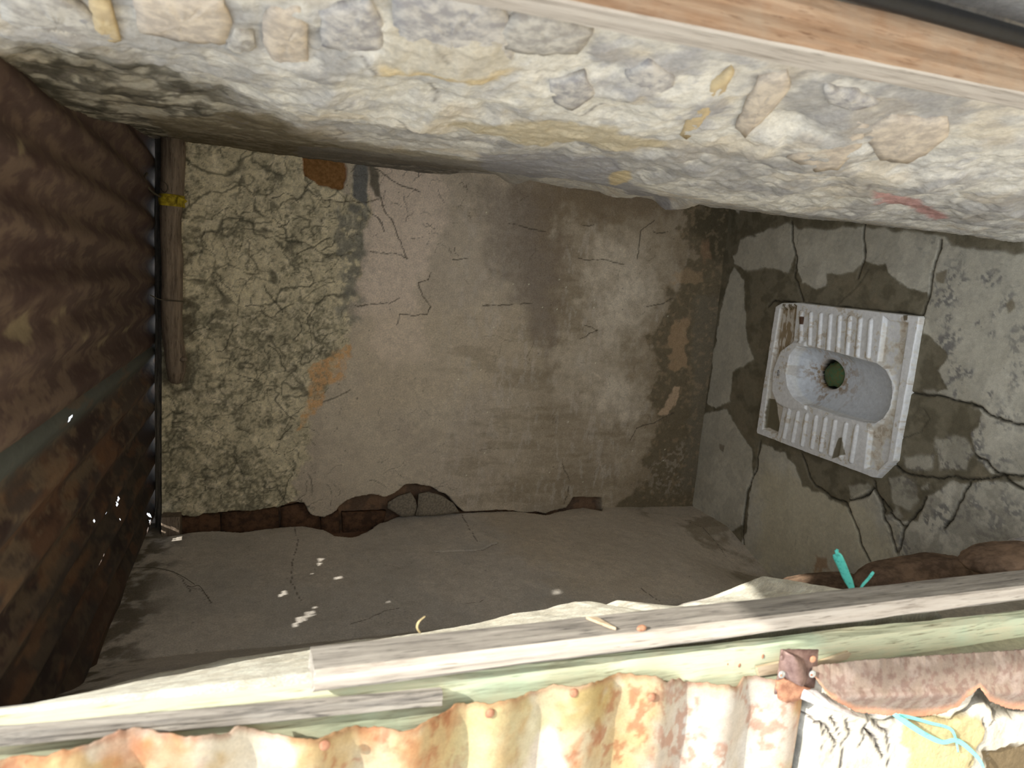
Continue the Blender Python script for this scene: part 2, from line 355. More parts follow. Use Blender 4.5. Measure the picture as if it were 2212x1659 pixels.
streak = fbm(A*10, B*60, 1, 4, 61); s.mix(ss(.5, .7, fbm(A*6, B*.9, 9, 4, 62))*ss(.9, .5, B)*.25, (88, 78, 62))
for P_, k_ in (([(1270, 520), (1330, 480), (1400, 500), (1450, 520), (1470, 600), (1440, 660), (1380, 640), (1330, 690), (1250, 660), (1270, 600)], .75), ([(1290, 640), (1430, 580), (1440, 600), (1400, 690), (1300, 740), (1260, 700)], .6), ([(1280, 820), (1390, 820), (1400, 880), (1350, 920), (1290, 890)], .8), ([(1205, 460), (1260, 460), (1250, 500), (1210, 505)], .7), ([(1350, 480), (1470, 455), (1475, 500), (1400, 520)], .5), ([(1190, 740), (1380, 680), (1400, 780), (1300, 900), (1200, 860)], .4), ([(1330, 1000), (1400, 910), (1420, 980), (1350, 1060)], .4), ([(1340, 520), (1370, 520), (1372, 575), (1345, 572)], .5)):
    s.mix(s.poly(P_, .035, .06)*k_*.85*(.55+.6*ss(.35, .6, n2)), (152, 143, 128))
# wet zone by the floor
wet = s.poly([(1600, 430), (1600, 1120), (1360, 1120), (1330, 1100), (1400, 1040), (1390, 985), (1440, 900), (1400, 860), (1430, 800), (1395, 745), (1440, 690), (1450, 640), (1500, 560), (1470, 500), (1475, 440)], .012, .05)
s.mix(s.poly([(1600, 430), (1600, 1120), (1330, 1120), (1340, 1000), (1400, 900), (1330, 780), (1420, 700), (1400, 560), (1300, 480), (1200, 470), (1200, 400)], .07, .06)*.55, (98, 86, 68)); s.mix(wet*.85, (74, 66, 50), 0, .35); s.mix(s.poly([(1500, 420), (1600, 420), (1600, 560), (1540, 560), (1490, 500)], .03, .04)*.6, (48, 44, 32), 0, .4)
s.mix(s.poly([(1500, 640), (1600, 640), (1600, 1060), (1470, 1060), (1490, 900)], .015, .02)*.6, (84, 78, 66), 0, .4)
s.mix(s.poly([(1440, 745), (1462, 690), (1485, 690), (1478, 790), (1450, 800)], .006, .03)*.5, (136, 112, 86), .002)
s.mix(s.poly([(1425, 890), (1455, 835), (1470, 838), (1462, 870), (1440, 900)], .003, .02)*.8, (140, 120, 98), .002)
s.mix(s.poly([(1450, 590), (1515, 585), (1512, 610), (1450, 612)], .006, .03)*.5, (128, 108, 84)); s.mix(s.poly([(1508, 530), (1530, 518), (1540, 560), (1512, 570)], .008, .03)*.4, (118, 92, 70))
s.mix(wet*ss(.56, .72, fbm(A, B, 60, 4, 71))*.35, (120, 104, 82), .001); s.mix(s.poly([(1400, 1000), (1480, 960), (1480, 1070), (1400, 1060)], .02, .05)*ss(.5, .6, n3)*.6, (116, 108, 96))
# exposed patches
s.mix(s.poly([(690, 775), (735, 765), (757, 745), (755, 790), (738, 815), (700, 830), (695, 880), (645, 930), (650, 900), (675, 860), (668, 800)], .005, .025)*(.35+.6*ss(.4, .58, n3)), (152, 122, 88), -.002)
s.mix(s.poly([(772, 344), (797, 348), (795, 410), (790, 450), (778, 440), (765, 425), (760, 360)], .003, .008), (84, 84, 82), -.001)
s.mix(s.poly([(748, 345), (765, 347), (760, 420), (742, 425), (744, 380)], .004, .008)*.8, (132, 124, 112))
s.mix(s.poly([(797, 348), (806, 350), (826, 430), (815, 425), (800, 400)], .004, .01)*.85, (56, 54, 46))
# hollow where the orange brick shows
br1 = [(652, 336), (742, 337), (748, 366), (742, 408), (735, 412), (704, 402), (690, 398), (676, 390), (661, 382), (658, 360)]
hol = s.poly(br1, .0035, .008); s.mix(hol, (130, 84, 50)); s.d = s.d*(1-hol)-.013*hol
# cavity along the left corner: broken plaster over mud blocks
cav = s.poly([(362, 1112), (420, 1116), (470, 1108), (540, 1104), (600, 1096), (625, 1086), (655, 1086), (668, 1110), (700, 1120), (722, 1110), (732, 1098), (745, 1084), (770, 1074), (795, 1068), (830, 1074), (850, 1066), (872, 1050), (900, 1047), (930, 1054), (962, 1070), (985, 1092), (1000, 1106), (1080, 1104), (1180, 1110), (1225, 1098), (1240, 1076), (1300, 1076), (1300, 1120), (1000, 1180), (362, 1180)], .0022, .006)
s.mix(cav, (92, 72, 56)); s.mix(cav*ss(.45, .6, n2)*.7, (64, 54, 46)); s.d = s.d*(1-cav)-.045*cav
s.mix(s.line([(845, 1072), (872, 1052), (900, 1049), (930, 1056), (962, 1072), (985, 1094), (1000, 1107), (1080, 1104)], .0016, .003), (40, 38, 34))
# cracks
for P_ in ([(700, 432), (776, 440), (820, 430)], [(808, 362), (830, 380), (850, 395), (872, 402), (905, 415)], [(824, 426), (832, 460), (850, 480), (862, 520), (880, 560)], [(905, 612), (915, 640), (932, 665), (925, 680), (895, 684), (866, 680), (858, 700)], [(905, 612), (925, 605), (930, 590)], [(790, 455), (820, 470), (830, 500)], [(1455, 892), (1420, 910), (1375, 925), (1360, 950)], [(1250, 560), (1300, 560), (1345, 573)], [(1260, 700), (1290, 715), (1250, 730)], [(1395, 660), (1430, 655), (1450, 645)], [(1415, 475), (1385, 500), (1375, 560)], [(1258, 485), (1270, 490), (1285, 486)], [(1100, 480), (1180, 500)], [(980, 560), (1010, 560)], [(1410, 500), (1432, 505), (1440, 500)], [(800, 545), (868, 550), (880, 560)], [(768, 660), (840, 655), (862, 646)], [(1045, 660), (1150, 655)], [(995, 1106), (975, 1090)], [(1212, 1000), (1230, 1040), (1222, 1090)]):
    s.mix(s.line(P_, .0016, .008)*.9, (56, 50, 42), -.002)
s.scribble(50, (-.72, .1, .30, .9), (66, 58, 46), (.03, .1), .0010, .55, 8, depth=-.0005)
s.scribble(40, (.05, .95, .30, 1.35), (60, 54, 48), (.02, .05), .0012, .8, 9)
sp = vn(A*260, B*260, 77); s.mix((sp > .985)*(fbm(A, B, 6, 3, 5) > .5)*.7, (40, 38, 34)); s.mix(((vn(A*330, B*330, 78) > .99) & (B < 1.0))*.8, (186, 180, 160))
P = np.stack([A, YB-s.d-(fbm(A, B, 2.2, 3, 91)-.5)*.02, B], -1)
wb = grid_obj('wall_back', P, M_plaster, s, back=np.array([0, .14, 0]), flip=True); tag(wb, kind='structure')

# ---- floor
a0, a1 = np.linspace(-1.0, .42, 420), np.linspace(.25, 2.24, 560)
A, B = np.meshgrid(a0, a1, indexing='ij')
s = Surf(A, B, (138, 134, 122), 2.15); s.to = lambda x, y: tuple(onZ(x, y, 0)[:2])
n1 = fbm(A, B, 6, 6, 101); n2 = fbm(A, B, 26, 5, 102); n3 = fbm(A, B, 110, 3, 103)
s.mix(ss(.40, .60, n1)*.7, (152, 148, 136)); s.mix(ss(.5, .62, n2)*.35, (118, 115, 106)); s.d += (n1-.5)*.010+(n2-.5)*.0018
s.mix(s.poly([(2000, 560), (2212, 560), (2212, 1250), (1900, 1250)], .08, .1)*ss(.46, .60, fbm(A, B, 22, 6, 104))*ss(.46, .56, n3)*.85, (88, 86, 84))
s.mix(s.poly([(1640, 1000), (1860, 1080), (1960, 1230), (1640, 1230)], .04, .05)*.5, (150, 142, 118))
s.mix(s.poly([(1960, 1040), (2212, 1050), (2212, 1200), (1960, 1230)], .04, .05)*ss(.45, .58, n2)*.6, (112, 108, 98))
CR8 = lambda pts: crop(1472, 550, K3, pts)
wet = s.poly(CR8([(-60, -360), (330, -300), (560, -60), (330, 0), (340, 60), (420, 100), (500, 60), (560, 90), (700, 120), (735, 0), (745, 60), (770, 180), (870, 220), (930, 200), (935, 115), (1010, 125), (1110, 110), (1180, 40), (1250, 60), (1310, 60), (1390, 170), (1480, 230), (1570, 250), (1590, 310), (1560, 420), (1560, 520), (1640, 560), (1710, 650), (1650, 760), (1720, 880), (1600, 900), (1700, 930), (1850, 950), (1920, 1030), (1880, 1150), (1890, 1290), (1990, 1410), (2212, 1425), (2212, 1460), (1900, 1470), (1720, 1470), (1580, 1590), (1510, 1720), (1400, 1720), (1310, 1659), (1250, 1500), (1080, 1570), (1080, 1640), (1020, 1600), (900, 1540), (790, 1500), (740, 1380), (680, 1280), (520, 1210), (470, 1400), (430, 1659), (420, 1800), (330, 1900), (250, 1760), (-60, 1700)]), .0035, .012)
dry = s.poly(CR8([(340, 80), (400, 160), (415, 480), (460, 680), (330, 760), (318, 950), (220, 990), (160, 970), (230, 480), (290, 200)]), .004, .012)
dry = np.maximum(dry, s.poly(CR8([(110, 1040), (200, 1010), (290, 1000), (340, 1080), (450, 1250), (465, 1400), (410, 1659), (400, 1750), (300, 1800), (90, 1700), (50, 1500)]), .004, .010))
dry = np.maximum(dry, s.poly(crop(1200, 800, 500/2212, [(1370, 440), (1640, 370), (1690, 500), (1740, 700), (1880, 850), (1890, 1000), (1810, 1300), (1790, 1390), (1690, 1470), (1600, 1450), (1400, 1340), (1290, 1150), (1330, 700)]), .0035, .008))
for P_ in ([(1640, 1190), (1740, 1150), (1850, 1180), (1880, 1280), (1850, 1390), (1680, 1380), (1640, 1300)], [(1340, 1440), (1440, 1420), (1520, 1470), (1535, 1580), (1480, 1659), (1360, 1620)], [(1430, 1310), (1620, 1290), (1620, 1380), (1500, 1400), (1430, 1370)], [(1540, 1480), (1600, 1470), (1610, 1520), (1550, 1520)], [(1080, 1490), (1200, 1480), (1230, 1500), (1150, 1560), (1080, 1560)], [(1560, 870), (1640, 870), (1640, 900), (1560, 910)], [(2030, 1400), (2110, 1400), (2120, 1420), (2050, 1430)], [(1380, 1620), (1420, 1700), (1370, 1760), (1330, 1700)]):
    dry = np.maximum(dry, s.poly(CR8(P_), .005, .012)*.85)
dry = np.maximum(dry, s.poly(crop(1472, 0, K3, [(350, 1650), (385, 1520), (560, 1510), (705, 1440), (720, 1659), (700, 1750), (600, 1720), (420, 1760)]), .008, .012))
wet = wet*(1-dry)
wet = np.maximum(wet, s.poly([(1600, 440), (1700, 462), (2212, 505), (2212, 545), (2060, 530), (2040, 508), (1870, 490), (1730, 492), (1700, 480), (1640, 500), (1590, 520)], .006, .01))
s.mix(wet*.93, (86, 80, 65), -.0012, .45); s.mix(wet*ss(.45, .62, n2)*.5, (60, 55, 42)); s.mix(wet*ss(.56, .66, fbm(A, B, 14, 4, 111))*.4, (98, 90, 74))
edge_wet = np.clip(wet*(1-wet)*4, 0, 1); s.mix(edge_wet*.35, (64, 58, 44))
s.mix(s.poly(CR8([(2080, 320), (2140, 290), (2160, 350), (2110, 380)]), .003, .008)*.8, (90, 82, 66)); s.mix(s.poly(CR8([(1650, 110), (1720, 110), (1690, 190), (1650, 170)]), .003, .008)*.8, (92, 84, 68))
s.mix(s.poly(CR8([(240, 1220), (280, 1230), (270, 1270), (245, 1260)]), .002, .006)*.8, (92, 84, 72))
for P_ in ([(1710, 475), (1712, 520), (1722, 560), (1718, 600), (1735, 650)], [(1868, 478), (1862, 520), (1868, 552), (1850, 600)], [(2030, 520), (2015, 590), (2003, 650), (1990, 680)],
           CR8([(505, 1195), (480, 1400), (430, 1530), (410, 1659), (395, 1800), (405, 1930)]), CR8([(780, 1290), (830, 1440), (870, 1490), (960, 1560), (1060, 1600), (1090, 1659)]),
           CR8([(1370, 1350), (1430, 1400), (1500, 1430), (1700, 1440), (1950, 1450), (2080, 1425), (2212, 1420)]), CR8([(1400, 890), (1540, 905), (1640, 910), (1850, 955), (1930, 1000), (1990, 1050), (2212, 1100)]),
           CR8([(1890, 1290), (1960, 1330), (2050, 1420), (2212, 1520)]), CR8([(1080, 1590), (1200, 1550), (1240, 1500), (1290, 1580), (1350, 1659)]),
           crop(1472, 1104, K3, [(1080, 0), (1140, 130), (1160, 220), (1215, 315)]), crop(1472, 1104, K3, [(1300, 0), (1350, 150), (1385, 265)]),
           crop(1472, 1104, K3, [(1345, 20), (1400, 70), (1430, 110), (1425, 180), (1400, 265)]), crop(1472, 1104, K3, [(1430, 110), (1480, 50), (1530, -10), (1590, -80)]), CR8([(1240, 1470), (1280, 1560), (1310, 1659)]), CR8([(1860, 1470), (1780, 1640), (1700, 1760)]), CR8([(560, 330), (590, 300), (1540, 390), (1530, 480)])):
    s.mix(s.line(P_, .0042, .008)*.75, (72, 66, 54), -.003); s.mix(s.line(P_, .0018, .008), (34, 32, 26), -.006)
cr = s.line(CR8([(1200, 90), (1120, 220), (1010, 320)]), .002, .006)+s.line(CR8([(1400, 1190), (1540, 1150), (1600, 1060), (1570, 990)]), .002, .006)
s.mix(cr*.7, (58, 54, 44), -.002); s.scribble(40, (-.9, .9, .2, 2.1), (84, 80, 70), (.02, .07), .001, .5, 12)
s.mix((vn(A*300, B*300, 79) > .99)*.5, (60, 56, 50)); s.mix(s.poly([(1755, 1230), (1765, 1200), (1785, 1200), (1790, 1232)], .006, .02)*.8, (122, 98, 74))
# dip under the pan so that the floor does not pass through the bowl
PAN = [onZ(1680, 655, .028)[:2], onZ(1985, 680, .028)[:2], onZ(1895, 1035, .028)[:2], onZ(1635, 940, .028)[:2]]
pc = np.mean(PAN, 0); under = s.poly([tuple(pc+(p-pc)*.90) for p in PAN], .006, 0, px=False)
P = np.stack([A, B, s.d-.20*under], -1)
fl = grid_obj('floor', P, M_floor, s, back=np.array([0, 0, -.12])); tag(fl, kind='structure')
gm, nt, bs = newmat('dry_yard_earth'); v = coords(nt); nt.links.new(ramp(nt, noise_n(nt, v, 7), [(.35, (150, 136, 112)), (.65, (190, 176, 150))]), bs.inputs['Base Color']); bs.inputs['Roughness'].default_value = 1; bump(nt, bs, noise_n(nt, v, 40), .6, .01)
g0 = np.linspace(-6, 6, 60); A, B = np.meshgrid(g0, g0, indexing='ij'); Zg = -.035+(fbm(A, B, 1.1, 4, 120)-.5)*.03-.6*((np.abs(A+.25) < 1.0) & (B > .2) & (B < 2.5))
gr = grid_obj('ground', np.stack([A, B, Zg], -1), gm); tag(gr, kind='structure')

# ---- left wall: plaster, thickening into a splayed door reveal
SIL = [(64, 1535), (200, 1492), (334, 1455), (401, 1445), (502, 1422), (569, 1412), (652, 1400), (740, 1387), (907, 1368), (1041, 1345), (1108, 1326), (1175, 1316), (1242, 1299), (1275, 1298), (1305, 1308), (1335, 1296), (1409, 1305), (1463, 1316), (1492, 1301), (1562, 1290), (1616, 1271), (1629, 1252), (1656, 1241)]
YE = 1.02
sz, sr = [], []
for p in SIL:
    q = onY(*p, YE); sz.append(q[2]); sr.append(q[0])
sz, sr = np.array(sz)[::-1], np.array(sr)[::-1]
a0, a1 = np.linspace(.665, 2.21, 470), np.linspace(-.05, 1.93, 500)
A, B = np.meshgrid(a0, a1, indexing='ij')      # A = Y, B = z
xe = np.interp(B, sz, sr); xe = xe-.20*ss(sz[0]+.01, sz[0]-.07, B)
s = Surf(A, B, (118, 114, 108), 3.0); s.to = lambda x, y: tuple(onX(x, y, -.822)[1:])
n1 = fbm(A, B, 5, 5, 201); n2 = fbm(A, B, 24, 5, 202); n3 = fbm(A, B, 80, 4, 203)
inner = np.interp(A, [1.4, 1.55, 1.72, 1.98, 2.18], [-.822]*5)-ss(.40, .02, B)*np.interp(A, [1.4, 1.72, 1.95, 2.2], [.09, .085, .012, .012])
rb = -.434-.09*ss(sz[0]+.02, sz[0]-.08, B); rv = rb+(xe-rb)*np.clip((A-.70)/(YE-.70), 0, 1)
t = np.clip((A-YE)/.42, 0, 1); t = t*(1.25-.25*t); Xw = np.where(A < YE, rv, np.maximum(inner, -9)*t+xe*(1-t))
rev = 1-ss(YE+.02, YE+.16, A)
Xw = Xw+rev*((n2-.5)*.004+(n3-.5)*.0016)*np.clip((A-.7)*4, 0, 1)+(1-rev)*((n1-.5)*.012+(n2-.5)*.0016)
s.mix(ss(.42, .62, n1)*.6, (128, 122, 114)); s.mix(ss(.5, .66, n2)*.2, (104, 99, 92))
s.mix(s.poly([(960, 1060), (1700, 1060), (1700, 1300), (1240, 1300)], .08, .08)*.35, (124, 112, 92)); s.mix(s.poly([(1380, 1090), (1640, 1120), (1660, 1240), (1500, 1180), (1380, 1120)], .03, .06)*ss(.45, .6, fbm(A, B, 9, 5, 205))*.7, (84, 76, 62))
s.mix(rev, (152, 149, 138)); s.mix(rev*ss(.50, .66, fbm(A*1.0, B, 60, 4, 206))*.35, (126, 120, 104)); s.mix(rev*ss(.60, .72, ridge(A, B, 30, 4, 207))*.25, (96, 92, 80))
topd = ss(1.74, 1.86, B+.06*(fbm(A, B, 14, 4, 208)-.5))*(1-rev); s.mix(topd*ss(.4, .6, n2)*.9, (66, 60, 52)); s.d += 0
for P_ in (crop(740, 1104, K3, [(600, 265), (740, 262), (900, 250), (1000, 205)]), crop(740, 1104, K3, [(770, 25), (820, 120), (870, 200)]), crop(740, 1104, K3, [(60, 720), (170, 690), (260, 640), (370, 615)]), crop(740, 1104, K3, [(800, 605), (880, 600), (920, 580)]), crop(740, 1104, K3, [(1930, 500), (2000, 560), (2060, 585)]), crop(0, 1104, K3, [(1000, 370), (1120, 390), (1180, 440), (1220, 490), (1300, 500), (1360, 590)]), crop(0, 1104, K3, [(1220, 490), (1230, 540)]), crop(0, 1104, K3, [(1900, 90), (1925, 200), (1890, 330), (1880, 450), (1940, 570)]), crop(1200, 800, 500/2212, [(1240, 1410), (1300, 1440), (1420, 1480), (1560, 1570), (1640, 1640)])):
    s.mix(s.line(P_, .0013, .006)*.85, (60, 54, 48))
Xw = Xw-s.line(crop(740, 1104, K3, [(600, 265), (900, 250), (1000, 205)]), .004, .006)*.003
s.mix((vn(A*210, B*210, 80) > .988)*(1-rev)*.7, (46, 42, 38)); s.scribble(40, (1.45, .3, 2.15, 1.8), (84, 78, 70), (.02, .06), .0009, .6, 14)
# broken edge of this plaster against the corner cavity
cavl = s.poly([(330, 1040), (350, 1160), (420, 1150), (470, 1147), (520, 1150), (580, 1142), (625, 1137), (660, 1137), (700, 1145), (725, 1158), (760, 1160), (790, 1148), (820, 1128), (870, 1112), (900, 1110), (1000, 1108), (1100, 1104), (1180, 1112), (1225, 1100), (1260, 1096), (1300, 1104), (1300, 1000)], .0022, .006)*ss(1.9, 2.0, A)
s.mix(cavl, (86, 66, 52)); Xw = Xw-.05*cavl
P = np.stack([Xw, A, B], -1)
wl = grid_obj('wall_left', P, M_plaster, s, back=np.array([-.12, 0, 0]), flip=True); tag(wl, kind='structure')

# ---- right wall: lime-washed rubble masonry, its rough inner end painted dark for the roof's shade, a ledge of mortar over the pan
def right_base(Yv, Zv):
    top = np.interp(Yv, [.55, .80, .93, 1.23, 1.5, 1.84, 2.16, 2.4], [.232, .196, .192, .190, .215, .262, .280, .285])
    low = np.interp(Yv, [.55, .80, 1.10, 1.35, 1.6, 1.75, 1.86, 2.1, 2.4], [.232, .176, .163, .190, .222, .236, .262, .325, .335])
    t = ss(1.12, .80, Zv); return top*(1-t)+low*t
SR = [(1000, 365), (1053, 370), (1075, 384), (1095, 396), (1115, 398), (1140, 388), (1150, 383), (1185, 387), (1240, 390), (1283, 398), (1308, 412), (1325, 424), (1365, 427), (1390, 415), (1405, 420), (1430, 436), (1440, 452), (1453, 454), (1480, 440), (1519, 430), (1545, 441), (1580, 446), (1625, 441), (1700, 451), (1760, 461), (1803, 465), (1820, 476), (1850, 462), (1875, 461), (1960, 482), (2005, 488), (2060, 502), (2130, 506), (2212, 518)]
YR = 1.62
rz = np.array([onY(*p, YR)[2] for p in SR])[::-1]; rx = np.array([onY(*p, YR)[0] for p in SR])[::-1]
a0, a1 = np.linspace(.56, 2.24, 560), np.linspace(-.05, 1.96, 560)
A, B = np.meshgrid(a0, a1, indexing='ij')
Xr = right_base(A, B)
target = np.interp(B, rz, rx); g = np.exp(-((A-YR)/np.where(A < YR, .17, .045))**2)*ss(1.12, 1.0, B)*ss(-.02, .12, B)
Xr = Xr*(1-g)+target*g
def right_hit(x, y):
    r = ray(x, y); X_ = .2
    for _ in range(12):
        k = X_/r[0]; X_ = .5*X_+.5*float(right_base(np.array(k*r[1]), np.array(H+k*r[2])))
    return np.array([X_, k*r[1], H+k*r[2]])
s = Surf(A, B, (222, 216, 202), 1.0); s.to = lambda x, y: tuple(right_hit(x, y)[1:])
n1 = fbm(A, B, 6, 5, 301); n2 = fbm(A, B, 26, 5, 302); n3 = fbm(A, B, 85, 4, 303); rg = ridge(A, B, 14, 5, 304)
front = 1-ss(1.02, 1.22, A+.1*(fbm(A, B, 5, 3, 305)-.5))
s.mix(ss(.44, .6, n1)*.5, (210, 206, 198)); s.mix(ss(.54, .66, n2)*.45, (180, 177, 174)); s.mix(ss(.56, .64, fbm(A, B, 60, 5, 309, .7))*.3, (150, 148, 150)); s.mix(ss(.55, .68, fbm(A, B, 12, 4, 306))*.35, (204, 184, 150))
s.mix(front*ss(.52, .66, rg)*ss(.4, .6, n1)*.55, (136, 132, 130))
s.mix(s.poly([(1400, 95), (1640, 150), (1560, 300), (1480, 260), (1300, 170), (1100, 120), (1080, 30), (1200, 40)], .02, .06)*ss(.42, .56, n2)*.55, (150, 148, 152))
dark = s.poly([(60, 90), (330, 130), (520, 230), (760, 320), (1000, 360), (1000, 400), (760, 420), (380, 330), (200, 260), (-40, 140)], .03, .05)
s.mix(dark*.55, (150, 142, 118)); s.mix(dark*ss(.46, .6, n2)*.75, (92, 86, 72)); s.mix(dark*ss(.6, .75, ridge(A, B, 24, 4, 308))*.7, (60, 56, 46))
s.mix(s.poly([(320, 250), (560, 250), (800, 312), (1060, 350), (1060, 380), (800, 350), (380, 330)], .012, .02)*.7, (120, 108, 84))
s.mix(s.poly([(640, 312), (1200, 350), (1120, 400), (640, 345)], .01, .02)*.55, (132, 128, 124))
s.mix(s.poly([(960, 262), (1130, 255), (1330, 265), (1350, 282), (1440, 308), (1440, 318), (1200, 312), (1080, 295)], .006, .015)*.9, (196, 182, 152), -.002)
s.mix(s.poly([(1030, 330), (1320, 340), (1480, 440), (1240, 392), (1060, 372)], .008, .02)*.7, (144, 142, 146))
s.mix(s.poly([(1890, 410), (1950, 422), (2050, 470), (2020, 474), (1900, 440)], .006, .01)*.85, (190, 142, 134)); s.mix(s.poly([(1316, 372), (1362, 368), (1365, 384), (1320, 400)], .003, .008)*.9, (208, 188, 146))
s.mix(s.poly([(830, 0), (1110, 0), (1110, 140), (1020, 152), (840, 140), (830, 110)], .01, .02)*.5, (178, 164, 136)); s.mix(s.poly([(815, 118), (950, 128), (1110, 140), (1060, 155), (900, 150), (815, 148)], .006, .012)*.8, (212, 190, 146))
s.scribble(60, (.62, .3, 1.3, 1.9), (120, 112, 104), (.03, .09), .0022, .7, 15)
Xr = Xr-front*((fbm(A, B, 8, 5, 307)-.5)*.040+(rg-.5)*.014)*ss(.6, .72, A)-(n2-.5)*.006-(n3-.5)*.003-(1-front)*(rg-.5)*.006
P = np.stack([Xr, A, B], -1)
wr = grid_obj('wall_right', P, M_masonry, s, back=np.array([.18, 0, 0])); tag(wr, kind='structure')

# ---- front wall beside the door, left: broken lime plaster over stone; and a return wall at the right, its unseen bulk added to shade the left post
YF = .599
a0, a1 = np.linspace(-1.25, -.468, 320), np.linspace(-.05, 2.0, 480)
A, B = np.meshgrid(a0, a1, indexing='ij')
s = Surf(A, B, (222, 216, 202), 1.0); s.to = lambda x, y: (onY(x, y, YF)[0], onY(x, y, YF)[2])
n1 = fbm(A, B, 8, 5, 401); n2 = fbm(A, B, 34, 5, 402); n3 = fbm(A, B, 100, 4, 403)
s.mix(ss(.45, .62, n1)*.5, (226, 218, 200)); s.mix(ss(.5, .62, n2)*.35, (186, 178, 164)); s.d += (n1-.5)*.012+(n2-.5)*.004
Z1 = lambda pts: crop(1600, 1350, 360/2212, pts); Z2 = lambda pts: crop(1812, 1359, 400/2212, pts)
s.mix(s.poly(Z1([(640, 1000), (900, 950), (870, 1300), (800, 1700), (780, 2200), (560, 2200), (600, 1500)]), .003, .008), (132, 108, 70), -.006)
s.mix(s.poly(Z1([(880, 1050), (1040, 1050), (900, 1250), (890, 1900), (800, 2200), (740, 2200), (780, 1500), (860, 1250)]), .003, .008), (112, 110, 100), -.010)
s.mix(s.poly(Z2([(800, 1100), (1300, 1000), (1700, 1040), (1720, 1180), (1600, 1400), (1530, 1900), (700, 1900), (820, 1500), (740, 1300)]), .003, .010), (206, 188, 142), .004)
s.mix(s.poly(Z2([(1750, 1440), (2400, 1400), (2400, 1900), (1740, 1900)]), .008, .015), (120, 104, 78), -.012); s.mix(s.poly(Z2([(200, 980), (600, 1100), (1300, 1050), (1540, 900), (1700, 600), (2300, 600), (2300, 1000), (1900, 1060), (1700, 850), (1500, 1020), (560, 1140)]), .004, .01)*.9, (98, 92, 78), -.014)
for P_ in (Z2([(400, 1060), (370, 1130), (290, 1200), (330, 1290), (240, 1420)]), Z2([(100, 1090), (150, 1240), (50, 1350), (20, 1659)]), Z2([(340, 1190), (480, 1290), (520, 1450), (560, 1560)]), Z2([(480, 1130), (600, 1240), (640, 1420), (600, 1659)]), Z2([(1700, 1040), (1730, 1160), (1620, 1400), (1530, 1560), (1540, 1700)]), Z2([(1790, 1120), (1850, 1060), (1900, 1010)]), Z1([(900, 1300), (980, 1260), (1040, 1340)]), Z1([(1060, 1290), (1180, 1370), (1270, 1560), (1200, 1659)]), Z1([(1200, 1220), (1280, 1310), (1310, 1420)]), Z1([(1730, 1230), (1700, 1340), (1620, 1420)]), Z1([(1090, 1340), (1120, 1450), (1080, 1620)]), Z1([(1700, 1400), (1820, 1520), (1880, 1659)])):
    s.mix(s.line(P_, .0016, .005), (78, 68, 66), -.005)
s.scribble(60, (-.85, .4, -.42, 1.1), (150, 142, 130), (.01, .04), .0008, .7, 16)
P = np.stack([A, YF-s.d+.052*ss(.925, .965, B), B], -1)
wf = grid_obj('wall_front', P, M_masonry, s, back=np.array([0, .10, 0]), flip=True); tag(wf, kind='structure')
a0, a1 = np.linspace(.097, .62, 60), np.linspace(-.06, 2.33, 200)
A, B = np.meshgrid(a0, a1, indexing='ij'); s = Surf(A, B, (168, 168, 168), 1.0); s.mix(ss(.4, .6, fbm(A, B, 20, 5, 501))*.6, (196, 196, 194))
P = np.stack([.302+(fbm(A, B, 12, 4, 502)-.5)*.006, A, B], -1)
wo = grid_obj('wall_outer_caster', P, M_masonry, s, back=np.array([.4, 0, 0])); tag(wo, kind='structure')  # height and front corner set for the shadow it casts on the left

# ---- roof: two old corrugated iron sheets lying from front to back
roof = empty('ceiling', (-.27, 1.6, 1.873), kind='structure')
HOLES = [(320, 1112, .006, .010), (317, 1128, .005, .012), (311, 1146, .006, .012), (318, 1140, .004, .008), (262, 1078, .004, .012), (258, 1088, .003, .008), (238, 1104, .005, .009), (196, 1126, .003, .004), (236, 1184, .003, .011), (207, 1218, .004, .012), (203, 1234, .0045, .014), (198, 1250, .003, .008), (137, 904, .004, .012), (213, 1200, .003, .005), (250, 1122, .002, .003), (2, 868, .006, .02)]
def roof_sheet(x0, x1, z0, seed, base, skew, amp=.0105, per=.0805, ph=0., y0=.845, y1=2.36, holes=()):
    a0 = np.linspace(x0, x1, int((x1-x0)/.0040)); a1 = np.linspace(y0, y1, 330); A, B = np.meshgrid(a0, a1, indexing='ij')
    s = Surf(A, B, base, 1.0); Xs = A+skew*(B-y1)
    Zs = z0+amp*np.cos((A-ph)/per*2*np.pi)*(1+.25*(fbm(A, B, 3, 3, seed)-.5))+(fbm(A, B, 2.2, 2, seed+1)-.5)*.008
    P = np.stack([Xs, B+(fbm(A, B*0, 14, 3, seed+2)-.5)*.01*(B-y0 < .01), Zs], -1); s.Xs = Xs
    keep = np.ones((A.shape[0]-1, A.shape[1]-1), bool); xc = (Xs[:-1, :-1]+Xs[1:, 1:])/2; yc = (B[:-1, :-1]+B[1:, 1:])/2
    nz = (fbm(xc, yc, 120, 3, seed+9)-.5)
    for hx, hy, ra, rb in holes:
        q = onZ(hx, hy, z0); d = np.hypot((xc-q[0])/ra, (yc-q[1])/rb)+nz*1.6; keep &= ~(d < 1)
    return s, P, keep, A, B
s, P, keep, A, B = roof_sheet(-.295, .32, 1.871, 601, (104, 84, 78), -.028, amp=.0088, ph=.012, holes=[(344, 352, .0001, .0001)])
n1 = fbm(A, B*.3, 9, 5, 611); n2 = fbm(A, B*.35, 50, 5, 612, .7)
s.mix(ss(.42, .6, n1)*.6, (122, 100, 92)); s.mix(ss(.44, .6, n2)*.6, (152, 130, 112)); s.mix(ss(.52, .7, fbm(A, B*.3, 16, 4, 613))*.6, (84, 60, 58))
